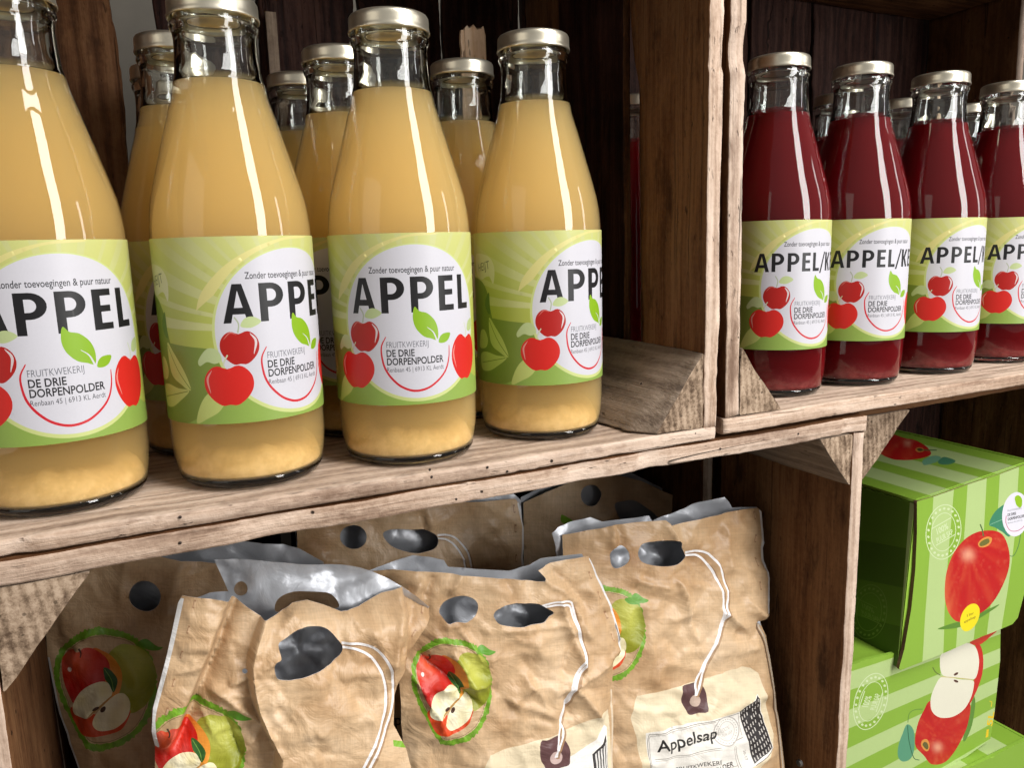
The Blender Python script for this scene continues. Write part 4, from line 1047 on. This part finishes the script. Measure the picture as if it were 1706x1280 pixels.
ln([(430, 1270), (380, 1000), (350, 735), (420, 712), (940, 592), (1160, 545)], 1.0); ln([(400, 1100), (372, 850), (362, 748), (430, 726), (930, 606)], .7)
ln([(412, 950), (700, 900), (985, 836)], .9); ln([(415, 965), (700, 914), (990, 850)], .6)
ln([(1125, 830), (1150, 930), (1200, 1060)], .8); ln([(1110, 836), (1132, 930), (1180, 1066)], .6); ln([(1150, 545), (1190, 740)], .8); ln([(1090, 800), (1200, 760)], .8)
ln([(1160, 1010), (980, 1062), (700, 1120)], .7); ln([(1322, 1012), (1420, 940), (1495, 868)], 1.0)
S.append(Sh(np.vstack([segs(ell(1195, 1210.5, 24.5)), segs(ell(1195, 1210.5, 22.6))]), C_(188, 182, 176))); S.append(Sh(np.vstack([segs(ell(1195, 1210.5, 16)), segs(ell(1195, 1210.5, 15))]), C_(188, 182, 176)))
for k in range(26):
    t = k / 26 * 2 * math.pi; S.append(poly(ell(1195 + 19.3 * math.cos(t), 1210.5 + 19.3 * math.sin(t), 1.5, .9, t + 1.57, 6), C_(190, 184, 178)))
S.append(text('100%', 1184, 1212, 6.5, 18, C_(180, 174, 168), .0, ex=(.97, -.24), ey=(-.2, -.98))); S.append(text('PUUR SAP', 1182, 1221, 5, 26, C_(180, 174, 168), .0, ex=(.97, -.24), ey=(-.2, -.98)))
S.append(text('Appelsap', 1081.5, 1245.5, 21.0, 101, C_(36, 33, 32), .016, ex=(.972, -.236), ey=(-.16, -.985)))
S.append(text('FRUITKWEKERIJ', 1116, 1279, 7.4, 72, C_(84, 80, 78), .012, ex=(.972, -.22), ey=(-.16, -.985)))
S.append(text('DE DRIE DORPENPOLDER', 1076, 1301, 9.2, 139, C_(60, 56, 54), .02, ex=(.972, -.22), ey=(-.16, -.985)))
S.append(poly(ZT([(1165, 530), (1262, 468), (1350, 402), (1400, 545), (1450, 700), (1490, 862), (1400, 930), (1312, 1000), (1250, 800), (1200, 650)]), C_(54, 50, 50)))
for r_ in range(7):
    for c_ in range(9):
        f_ = (c_ + .5) / 9; g_ = (r_ + .6) / 7.4
        p0 = np.array([1165 + (1350 - 1165) * g_ * 1.0, 530 - 128 * g_]); p1 = np.array([1312 + (1490 - 1312) * g_, 1000 - 138 * g_]); q = p0 + (p1 - p0) * f_
        if r_ < 2 or c_ > 5 or c_ == 0 or (r_ + c_) % 4: S.append(poly(ZT([q + np.array([-4.5, -13]), q + np.array([4.5, -16]), q + np.array([13.5, 14]), q + np.array([4, 17])]), C_(206, 200, 192)))
S.append(text('20-17', *ZT([(1206, 880)])[0], 5.0, 18, C_(110, 104, 100), .0, ex=(.30, .95), ey=(.95, -.30)))
S.append(poly(spl(ZT([(648, 302), (720, 284), (790, 268), (838, 310), (868, 370), (876, 430), (868, 520), (800, 538), (720, 556), (680, 505), (644, 440), (640, 370)]), 3), C_(88, 58, 58)))
S.append(poly(ell(1143.6, 1160.6, 9.8), C_(190, 166, 150)))
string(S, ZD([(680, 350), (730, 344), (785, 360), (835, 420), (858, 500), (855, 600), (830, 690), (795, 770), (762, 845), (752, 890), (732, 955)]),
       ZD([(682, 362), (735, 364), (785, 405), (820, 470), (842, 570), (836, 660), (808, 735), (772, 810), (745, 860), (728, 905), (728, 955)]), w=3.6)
S.append(poly(band(ZD([(1040, 178), (1051, 300), (1056, 395), (1073, 470), (1074, 620)]), 5.0), C_(228, 224, 220)))
S.append(poly(band(ZD([(1040, 655), (1034, 680), (1056, 730), (1076, 800), (1092, 900), (1106, 1000), (1122, 1140), (1138, 1290)]), 3.0), C_(206, 190, 170)))
S.append(poly(band(ZD([(1028, 660), (1026, 690), (1048, 740), (1066, 810), (1084, 910), (1098, 1010), (1112, 1140), (1124, 1290)]), 3.5), C_(84, 58, 40), .8))
holeD = [spl(ZD([(376, 355), (412, 320), (440, 345), (446, 380), (430, 405), (395, 420), (378, 400)]), 4), spl(ZD([(480, 345), (500, 312), (560, 303), (640, 300), (660, 330), (684, 368), (665, 392), (620, 408), (550, 405), (495, 388)]), 4)]
def frD(x, y):
    h = 0 * x
    L = [(ZD([a, b]), am, w) for a, b, am, w in (((660, 500), (745, 770), 3.2, 7), ((690, 540), (640, 460), 2.2, 6), ((745, 770), (700, 600), -2.2, 5), ((610, 640), (720, 600), 1.6, 6), ((480, 470), (620, 500), 2.4, 7), ((520, 440), (480, 520), -2.0, 6), ((640, 480), (900, 520), 1.4, 9), ((850, 600), (958, 695), 3.4, 8), ((905, 690), (958, 690), -3.0, 6), ((1060, 640), (960, 560), 2.4, 8), ((1040, 650), (990, 740), -2.0, 7), ((870, 230), (880, 420), 2.0, 8), ((680, 260), (740, 320), 1.6, 8), ((790, 300), (850, 260), -1.4, 9),
         ((380, 250), (385, 330), 2.4, 7), ((410, 240), (420, 320), -2.0, 6), ((590, 225), (650, 320), 2.6, 8), ((900, 780), (1020, 760), 1.4, 12), ((580, 700), (660, 780), -1.6, 14), ((520, 560), (540, 800), 1.4, 12), ((880, 420), (960, 440), 1.2, 8), ((610, 800), (560, 900), 1.2, 14), ((960, 600), (1050, 620), 1.4, 6))]
    for (p, q), am, w in L: h = h + crease(x, y, *p, *q, am, w)
    return h - 8 * smst((x - 1262) / 14) * smst((1060 - y) / 60) * 0
backD = ZD([(163, 282), (190, 255), (235, 236), (330, 214), (385, 234), (480, 222), (596, 210), (612, 234), (650, 212), (690, 198), (790, 152), (900, 126), (922, 150), (934, 172), (1032, 168), (1056, 300), (1078, 560), (1042, 660), (1080, 800), (1110, 1000)]) + [(1300, 1280), (1302, fD[1] - 5), (978, fD[0] - 5), (958, 1280), (945, 1000), (934, 930)]
pouch('kraft juice pouch at the right of the front row, its printed tag reading Appelsap', outD, holeD, S, (aD, bD), frD, backD, [], [], 14, 37, (1130, fD[0]), hc=(1086, 919, 50), topedge=(0, nD), sp=4.2, pil=(13, 55))

# --- pouch A: behind, far left
aA, bA = .130, .10
fA = [foot(u, aA, bA) for u in (150, 520)]
outA = [(78, 905), (160, 906), (240, 915), (300, 928), (360, 933), (450, 938), (540, 944), (548, 1000), (545, 1280), (535, fA[1]), (150, fA[0]), (140, 1400)] + ZA([(165, 1290), (100, 1100), (60, 990), (20, 800), (-4, 680), (-10, 560)])
S = []
apple_picture([[1 / 3.2, 0], [0, 1 / 3.2]], (80, 880), S)
S.append(poly(band(ZA([(0, 690), (22, 800), (62, 990), (102, 1100), (162, 1285)]), 6.0), C_(214, 210, 206)))
hA = [ell(80 + 516 / 3.2, 880 + 340 / 3.2, 26, 25, 0, 24)]
def frA(x, y):
    h = 0 * x
    for c in ((150, 1040, 118, 1100, 3, 9), (100, 1090, 150, 1060, -3, 8), (300, 930, 260, 1080, 2.5, 16), (210, 920, 200, 1000, 2, 14), (330, 1000, 300, 1100, -3, 18), (120, 1240, 260, 1260, 1.6, 20)): h = h + crease(x, y, *c)
    return h
backA = [(80, 898), (230, 899), (292, 905), (340, 899), (440, 909), (475, 912), (500, 917), (540, 938), (546, 1000), (542, 1280), (530, fA[1] - 5), (154, fA[0] - 5), (134, 1290), (92, 1130), (80, 1060)]
pouch('shadowed kraft juice pouch at far left, behind the gaping one', outA, hA, S, (aA, bA), frA, backA, [], [], 14, 41, (330, fA[0]), topedge=(0, 6), sp=6.0, pil=(12, 60))

# --- pouch E: back row, middle
aE, bE = .165, .10
fE = [foot(u, aE, bE) for u in (520, 860)]
outE = [(494, 862), (560, 846), (640, 838), (720, 836), (800, 834), (856, 831), (864, 834), (868, 858), (872, 885), (873, 945), (874, 1100), (868, 1280), (850, fE[1]), (525, fE[0]), (505, 1280), (498, 1000)]
S = []
string(S, ZE([(800, 424), (850, 422), (900, 440), (945, 490), (972, 545), (992, 630), (1010, 760)]), ZE([(802, 440), (850, 448), (890, 476), (925, 530), (945, 580), (962, 640), (975, 760)]), w=3.2)
S.append(poly(band([(864, 838), (868, 860), (871, 885), (871.5, 950), (872, 1100)], 5.0), C_(226, 224, 222)))
stitches(S, [(856, 848), (857, 880), (859, 930)], 3, 1.5)
S.append(poly([(625, 1182), (780, 1160), (800, 1290), (640, 1300)], C_(190, 176, 150)))
S.append(text('Appelsap', 622, 1206, 20, 96, C_(36, 33, 32), .012, ex=(.99, -.1), ey=(-.1, -.99)))
hE = [ell(585.5, 892, 21.5, 20, 0, 24), spl(ZE([(506, 430), (515, 400), (580, 388), (650, 392), (730, 395), (790, 420), (806, 460), (780, 495), (700, 514), (620, 505), (550, 480)]), 4)]
def frE(x, y):
    h = 0 * x
    for c in ((698, 850, 706, 890, -3, 5), (706, 850, 712, 900, 2.4, 7), (600, 950, 690, 920, 2, 10), (820, 870, 850, 920, 2, 10), (800, 900, 840, 960, -1.6, 10), (740, 915, 770, 930, 1.6, 6)): h = h + crease(x, y, *c)
    return h
backE = [(492, 856), (640, 832), (800, 828), (855, 822), (868, 834), (873, 945), (874, 1100), (866, 1280), (848, fE[1] - 5), (528, fE[0] - 5), (507, 1280), (498, 1000)]
pouch('kraft juice pouch in the back row, showing between the gaping pouch and the crate top', outE, hE, S, (aE, bE), frE, backE, [], [], 14, 53, (690, fE[0]), hc=(668, 890, 54), topedge=(0, 6), sp=6.0, pil=(9, 60))

# --- pouch F: back row, right
aF, bF = .215, .10
fF = [foot(u, aF, bF) for u in (890, 1150)]
outF = [(872, 838), (905, 818), (950, 800), (1000, 788), (1030, 792), (1062, 800), (1095, 816), (1158, 842), (1166, 860), (1168, 1000), (1160, 1280), (1145, fF[1]), (895, fF[0]), (880, 1280), (874, 1000)]
S = [poly(spl(ZD([(180, 195), (205, 205), (228, 222), (205, 236), (182, 226)]), 4), GR_)]
hF = [ell(981, 824.5, 18, 18, 0, 22), spl(ZD([(400, 150), (430, 135), (480, 132), (530, 160), (585, 205), (588, 218), (520, 222), (450, 224), (415, 200)]), 4)]
frF = lambda x, y: crease(x, y, 995, 800, 1000, 850, -2, 10) + crease(x, y, 1060, 810, 1110, 850, 2, 12)
backF = [(870, 830), (950, 790), (1030, 782), (1050, 786), (1090, 806), (1160, 840), (1168, 1000), (1158, 1280), (1142, fF[1] - 5), (898, fF[0] - 5), (882, 1280), (876, 1000)]
pouch('kraft juice pouch in the back right of its row, shadowed behind the pouch tagged Appelsap', outF, hF, S, (aF, bF), frF, backF, [], [], 14, 61, (1020, fF[0]), topedge=(0, 8), sp=6.5, pil=(9, 50))


# ------------------------------------------------------------------ green cartons
LG, DG = C_(186, 210, 138), C_(142, 182, 62)
M_CARDGREEN = plain('green_board_edge', C_(130, 168, 58), .45, 0, 300, .1)
nz = lambda v: np.asarray(v) / np.linalg.norm(v)
def plane_map(p0, n, bulge=0.0):
    p0, n = np.asarray(p0), nz(n)
    def f(x, y):
        d = ray(x, y); s = ((p0 - CAMLOC) @ n) / (d @ n); q = CAMLOC + s[..., None] * d
        if bulge: q = q + n * (bulge * vnoise(q[:, 0] * 14, q[:, 2] * 14, q[:, 1] * 14, 5))[:, None]
        return q, np.tile(n, (len(q), 1))
    return f
def gridpx(o, sp):
    o = np.asarray(o); x, y = np.meshgrid(np.arange(o[:, 0].min(), o[:, 0].max(), sp), np.arange(o[:, 1].min(), o[:, 1].max(), sp)); return np.stack([x.ravel() + .13 * (np.arange(x.size) % 3), y.ravel()], 1)
def stamp(S, cx, cy, rx, ry, rot, col, up, w=1.5):
    S.append(Sh(np.vstack([segs(ell(cx, cy, rx, ry, rot)), segs(ell(cx, cy, rx - w, ry - w, rot))]), col))
    S.append(Sh(np.vstack([segs(ell(cx, cy, rx * .70, ry * .70, rot)), segs(ell(cx, cy, rx * .70 - w * .8, ry * .70 - w * .8, rot))]), col))
    c, s_ = math.cos(rot), math.sin(rot)
    for k in range(22):                                                  # lettering round the rim, too worn to read
        t = k / 22 * 2 * math.pi; a, b = rx * .85 * math.cos(t), ry * .85 * math.sin(t)
        S.append(poly(ell(cx + a * c - b * s_, cy + a * s_ + b * c, rx * .085, ry * .045, t + 1.2, 6), col))
    ex = nz(up); ey = np.array([-.25, -1.0]) if abs(ex[1]) < .8 else np.array([-1.0, -.1])
    o = np.array([cx, cy])
    for sg in (-1, 1):
        a = o + ey * sg * ry * .30 - ex * rx * .62; b = o + ey * sg * ry * .30 + ex * rx * .62
        S.append(poly([a, b, b + ey * w, a + ey * w], col))
    q = o - ex * rx * .38 + ey * ry * .03; S.append(text('100%', q[0], q[1], ry * .21, rx * .72, col, .02, ex=ex, ey=ey))
    q = o - ex * rx * .52 - ey * ry * .24; S.append(text('PUUR SAP', q[0], q[1], ry * .19, rx * 1.05, col, .02, ex=ex, ey=ey))
def red(cx, cy, hx, hy, r, tx=None, ty=None):
    """painted apple skin: streaks running from the stalk, a pale shine, yellow towards one side"""
    tx, ty = (hx, hy - 2 * r) if tx is None else (tx, ty)
    def f(x, y):
        an = np.arctan2(y - ty, x - tx); di = np.hypot(x - tx, y - ty)
        stk = vnoise(an * 9, di / 46, 0, 7) + .6 * vnoise(an * 23, di / 30, 0, 8)
        spk = np.clip(vnoise(x / 1.9, y / 1.9, 0, 9) - .55, 0, 1)
        g = np.exp(-((x - hx) ** 2 + (y - hy) ** 2) / r ** 2)
        yl = np.clip((cx - x) / 20 - .35, 0, 1)
        c = np.array(C_(198, 36, 28)) + np.array([.045, .028, .008]) * stk[..., None]
        c = c + np.array([.24, .20, .06]) * (yl * (.7 + .3 * stk))[..., None] + np.array([.28, .34, .22]) * (g ** 1.4)[..., None] + np.array([.10, .10, .05]) * spk[..., None]
        return np.clip(c, .01, .9)
    return f
STAMP = C_(214, 230, 180)
def carton(label, quad, y, depth, front_out, front, top_shapes, top_out, side, rim=None):
    TL, TR, BR, BL = [U(np.array(float(a)), np.array(float(b)), y) for a, b in quad]
    D = np.array([0, depth, 0.])
    base = (BL + BR) / 2; root = empty('juice_carton', tuple(base), label, 'carton', 'green striped juice cartons in the lower crate')
    sheet('front_panel', front_out, [], front, (DG, 1.0), plane_map(TL, (0, -1, 0), .0012), gridpx(front_out, 3.6), [M_CARD, M_CARDRAW, rim or M_CARDGREEN], root, root.location, back=.0032, uvscale=.0004, round_=2e-3, maxseg=8, smooth=True)
    # the box behind the front flap
    nx = np.array([.0012, 0, 0]); y1 = np.array([0, .0036, 0])
    n5 = nx * 3; c = [TL + n5 + y1, TR - n5 + y1, BR - n5 + y1, BL + n5 + y1]; k = [p + D for p in c]
    V = [p - np.array(root.location) for p in c + k]
    me = mesh('carton_body', V, [(0, 1, 2, 3), (4, 7, 6, 5), (1, 5, 6, 2), (3, 2, 6, 7)], [M_CARDRAW], False)
    bm = bmesh.new(); bm.from_mesh(me); bmesh.ops.recalc_face_normals(bm, faces=bm.faces); bm.to_mesh(me); bm.free()
    me.materials[0] = plain('green_carton', DG, .45, 0, 60, .05); link('carton_body', me, root, root.location)
    up = nz(np.cross(TR - TL, D)); up = up if up[2] > 0 else -up
    tq = [TL + np.array([.001, .0005, 0]), TR + np.array([0, .0005, 0]), TR + D, TL + D + np.array([.001, 0, 0])]
    to = [PX(p) for p in tq]
    st = top_shapes(TL, TR, D) if top_shapes else []
    sheet('top_panel', to, [], st, (DG, 1.0), plane_map(TL - np.array([0, 0, .0006]), up), gridpx(to, 5), [M_CARD, M_CARDRAW, M_CARDGREEN], root, root.location, back=.003, uvscale=.0004, round_=2e-3, maxseg=12)
    so = [PX(p) for p in (TL + nx + y1 - np.array([0, 0, .004]), TL + nx + D - np.array([0, 0, .004]), BL + nx + D, BL + nx + y1)]
    sn = nz(np.cross(BL - TL, D)); sn = sn if sn[0] < 0 else -sn
    pm_ = plane_map(TL + nx - np.array([.0004, 0, 0]), sn)
    def side_map(x, y):
        q, n_ = pm_(x, y); d = np.clip((TL[1] + .0036 + .011 - q[:, 1]) / .011, 0, 1)
        q = q.copy(); q[:, 0] += .0006 * d ** 2; return q, n_
    sheet('side_panel', so, [], side, (C_(100, 138, 46), 1.0), side_map, gridpx(so, 5), [M_CARD, M_CARDRAW, M_CARDGREEN], root, root.location, back=.0003, uvscale=.0004, round_=2e-3, maxseg=5)  # base green darkened: the shade on this side is put into the colour
    return root, TL, TR, BR, BL, D
Z1 = z_((1510, 780), 4.128); Z2 = z_((1410, 1040), 5.334); Z3 = z_((1420, 700), 5.965)
# upper carton
fo = [(1528, 836), (1556, 828), (1612, 808), (1668, 790), (1724, 769), (1721, 870), (1708, 985), (1697, 1030), (1688, 1041), (1660, 1053), (1600, 1076), (1552, 1096), (1500, 1117), (1497, 1114), (1506, 1082), (1518, 1015), (1525, 950), (1528, 890)]
S = [poly(l, LG) for l in ([(1556, 820), (1590, 810), (1582, 900), (1568, 1120), (1534, 1120), (1544, 1000)], [(1613, 800), (1645, 790), (1640, 880), (1618, 1120), (1588, 1120), (1602, 960)], [(1667, 780), (1699, 770), (1693, 880), (1664, 1090), (1642, 1090), (1660, 920)])]
stamp(S, 1572, 887, 29.5, 46.5, .12, STAMP, (.86, -.50), 1.4)
S.append(poly(spl(Z1([(215, 1110), (300, 1075), (420, 1040), (560, 975), (640, 940), (600, 975), (480, 1050), (350, 1100)]), 5), C_(96, 140, 50)))
S.append(poly(band(Z1([(700, 600), (735, 605), (770, 540), (790, 450)]), 1.2), C_(70, 120, 70)))
S.append(poly(spl(Z1([(268, 850), (280, 720), (325, 590), (395, 500), (465, 452), (530, 434), (610, 434), (668, 466), (704, 560), (708, 660), (682, 760), (625, 880), (565, 960), (505, 1004), (430, 1042), (350, 1058), (300, 1010), (276, 940)]), 5), red(1600, 930, 1613, 925, 12)))
S.append(poly(spl(Z1([(495, 520), (520, 490), (560, 474), (590, 485), (580, 520), (545, 545), (505, 545)]), 5), C_(222, 150, 70)))
S.append(poly(spl(Z1([(505, 520), (530, 498), (565, 488), (572, 512), (540, 534), (510, 538)]), 5), C_(112, 110, 50)))
S.append(poly(band(Z1([(532, 470), (525, 430), (510, 388)]), 2.2), C_(82, 112, 60)))
S.append(poly(spl(Z1([(572, 392), (600, 320), (660, 262), (730, 240), (740, 330), (715, 470), (660, 440), (610, 410)]), 5), C_(66, 138, 104)))
S.append(poly(band(Z1([(578, 392), (630, 370), (720, 330)]), .9), C_(140, 190, 160)))
S.append(poly(ell(1693, 857.5, 22.5, 37, .10), C_(234, 232, 242)))
S.append(poly(spl(Z1([(750, 205), (775, 190), (800, 215), (800, 260), (785, 275), (760, 255)]), 4), LEAF))
S.append(poly(band(Z1([(690, 330), (688, 380), (715, 430), (760, 435), (800, 415), (830, 380)]), 1.0), C_(196, 60, 110)))
ex_, ey_ = (.96, -.20), (-.06, -1)
S.append(text('FRUITKWEKERIJ', 1679.5, 853.5, 3.0, 24, GRY, 0, ex=ex_, ey=ey_)); S.append(text('DE DRIE', 1679.5, 861, 4.4, 15, INK, .03, ex=ex_, ey=ey_)); S.append(text('DORPENPOLDER', 1680, 868, 4.4, 30, INK, .03, ex=ex_, ey=ey_))
S.append(text('Renbaan 45 | 6913 KL', 1680, 873.5, 2.6, 26, GRY, 0, ex=ex_, ey=ey_))
S.append(poly(ell(1616, 1029.5, 14.5, 24.5, .42), C_(246, 226, 32)))
S.append(text('5 liter', 1611, 1029, 4.2, 13, C_(150, 128, 30), .02, ex=(.90, -.42), ey=(-.1, -1))); S.append(text('appelsap', 1606, 1039, 4.2, 22, C_(150, 128, 30), .02, ex=(.90, -.42), ey=(-.1, -1)))
def top_upper(TL, TR, D):
    T = []
    m = plane_map(TL, (0, -1, 0))
    for a, b in (((1556, 828), (1590, 818)), ((1613, 809), (1645, 799)), ((1667, 791), (1699, 779))):
        P3, _ = m(np.array([a[0], b[0]], float), np.array([a[1], b[1]], float)); up = np.array([0, 0, .002])
        T.append(poly([PX(P3[0] - D * .1), PX(P3[1] - D * .1), PX(P3[1] + D * 1.1), PX(P3[0] + D * 1.1)], LG))
    T.append(poly(spl(Z3([(380, 150), (510, 178), (620, 200), (715, 248), (778, 315), (764, 356), (650, 388), (500, 400), (370, 380), (260, 300)]), 5), red(1480, 750, 1512, 738, 6)))
    T.append(poly(spl(Z3([(625, 290), (660, 272), (705, 285), (710, 310), (670, 322), (635, 312)]), 4), C_(216, 140, 66))); T.append(poly(spl(Z3([(640, 290), (670, 280), (698, 292), (695, 308), (660, 310)]), 4), C_(92, 80, 40)))
    T.append(poly(band(Z3([(700, 300), (780, 300), (840, 300)]), 1.6), C_(66, 110, 60)))
    T.append(poly(spl(Z3([(695, 410), (740, 375), (820, 355), (880, 370), (850, 410), (770, 440), (710, 448)]), 4), C_(120, 176, 140)))
    T.append(poly(spl(Z3([(850, 420), (900, 370), (960, 378), (1025, 405), (990, 435), (900, 445)]), 4), C_(76, 140, 106)))
    # worn fold along the front edge
    T.append(poly([(1574, 822.5), (1590, 813), (1668, 788), (1668, 794), (1600, 815)], C_(196, 164, 130)))
    return T
sd_ = [poly([(1380, 890), (1530, 918), (1530, 985), (1380, 955)], C_(82, 116, 38)), poly([(1380, 1015), (1530, 1052), (1530, 1125), (1380, 1075)], C_(82, 116, 38)),  # printed bands, darkened along with the side's painted shade
       poly([(1516, 832), (1526, 834), (1508, 1117), (1494, 1113)], LG)]  # strip paints the light caught by the folded front edge
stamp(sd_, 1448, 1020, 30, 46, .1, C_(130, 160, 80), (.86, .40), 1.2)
YC = .028
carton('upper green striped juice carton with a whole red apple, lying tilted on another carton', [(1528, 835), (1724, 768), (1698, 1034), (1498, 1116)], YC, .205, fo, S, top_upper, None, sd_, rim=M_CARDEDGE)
# middle carton, lying on its side so that its stripes run level
f2 = [(1392, 1120), (1444, 1099), (1560, 1072), (1668, 1046), (1667, 1100), (1657, 1190), (1650, 1232), (1640, 1240), (1610, 1262), (1560, 1287), (1500, 1315), (1385, 1362)]
S = []
for k in range(6):
    a0, a1, b0, b1 = 1118 + k * 66, 1150 + k * 66, 1036 + k * 46, 1059 + k * 46
    S.append(poly([(1370, a0 + 18), (1680, b0 - 6), (1680, b1 - 6), (1370, a1 + 18)], LG))
stamp(S, 1410 + 215 / 5.334, 1040 + 690 / 5.334, 27, 49, .26, STAMP, (.30, -.95), 1.4)
S.append(poly(spl(Z2([(1125, 640), (1150, 700), (1120, 900), (1060, 1040), (1040, 1010), (1100, 800)]), 4), C_(98, 142, 56)))
S.append(poly(spl(Z2([(1100, 172), (1180, 130), (1340, 64), (1290, 112), (1185, 192)]), 4), C_(208, 62, 38)))
S.append(poly(spl(Z2([(1150, 178), (1202, 205), (1222, 330), (1204, 480), (1130, 665), (1060, 760), (1090, 600), (1150, 470), (1170, 320)]), 4), C_(204, 44, 36)))
S.append(poly(spl(Z2([(744, 684), (690, 770), (640, 880), (612, 1010), (622, 1100), (690, 1172), (756, 1250), (860, 1242), (940, 1170), (1020, 1040), (1080, 900), (1104, 715), (1000, 700), (870, 700)]), 4), red(1530, 1240, 1562, 1246, 9)))
S.append(poly(spl(Z2([(665, 1080), (680, 1035), (720, 1030), (742, 1080), (730, 1130), (700, 1130)]), 4), C_(222, 150, 70))); S.append(poly(spl(Z2([(680, 1080), (695, 1052), (720, 1062), (732, 1100), (715, 1120)]), 4), C_(104, 96, 50)))
FL = C_(238, 234, 212)
S.append(poly(spl(Z2([(1060, 173), (950, 215), (842, 265), (825, 330), (836, 430), (880, 468), (1000, 482), (1130, 498), (1170, 440), (1184, 320), (1150, 205)]), 4), FL))
S.append(poly(spl(Z2([(830, 478), (782, 560), (750, 660), (755, 760), (800, 820), (870, 839), (960, 824), (1050, 762), (1110, 660), (1138, 545), (1122, 505), (1000, 494), (900, 472)]), 4), FL))
S.append(poly(band(Z2([(835, 468), (980, 482), (1130, 500)]), 1.3), C_(206, 190, 120)))
for a, b, r_ in ((975, 447, -.5), (976, 511, .4)): S.append(poly(ell(1410 + a / 5.334, 1040 + b / 5.334, 4.2, 2.0, r_), C_(92, 58, 46)))
S.append(poly(band(Z2([(760, 385), (790, 430), (832, 455)]), 1.6), C_(96, 110, 50))); S.append(poly(band(Z2([(548, 880), (560, 800), (610, 765), (680, 760)]), 1.2), C_(96, 140, 60)))
S.append(poly(spl(Z2([(542, 895), (500, 980), (466, 1080), (460, 1180), (500, 1226), (570, 1204), (606, 1110), (600, 950)]), 4), C_(92, 156, 122))); S.append(poly(band(Z2([(545, 905), (560, 1050), (600, 1190), (650, 1215)]), 1.3), C_(46, 100, 66)))
S.append(text('5L', 1653, 1211, 9, 24, C_(238, 202, 40), .03, ex=(.16, -1.0), ey=(-1, -.1)))
S.append(poly(Z2([(1238, 1014), (1262, 1008), (1268, 938), (1250, 942)]), C_(238, 202, 40)))
S.append(poly(band(Z2([(1275, 690), (1295, 700), (1290, 740)]), 1.2), C_(238, 202, 40)))
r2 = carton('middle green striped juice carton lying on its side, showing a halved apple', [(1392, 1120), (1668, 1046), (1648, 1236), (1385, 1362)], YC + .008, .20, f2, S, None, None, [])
# lowest carton, just showing past the one above
TL, TR, BR, BL = r2[1:5]
zt = min(BR[2], BL[2]) - .004
q0 = [np.array([BL[0] - .01, YC - .004, zt]), np.array([BR[0] + .05, YC - .004, zt]), np.array([BR[0] + .05, YC - .004, ZB + .0112]), np.array([BL[0] - .01, YC - .004, ZB + .0112])]
qp = [PX(p) for p in q0]
def top_low(TL, TR, D):
    T = []
    for k in range(1, 9, 2):
        a, b = TL + (TR - TL) * (k / 9), TL + (TR - TL) * ((k + 1) / 9); T.append(poly([PX(a), PX(b), PX(b + D), PX(a + D)], LG))
    return T
carton('lowest green striped juice carton, only a corner showing under the halved apple one', qp, YC - .004, .21, qp, [], top_low, None, [])
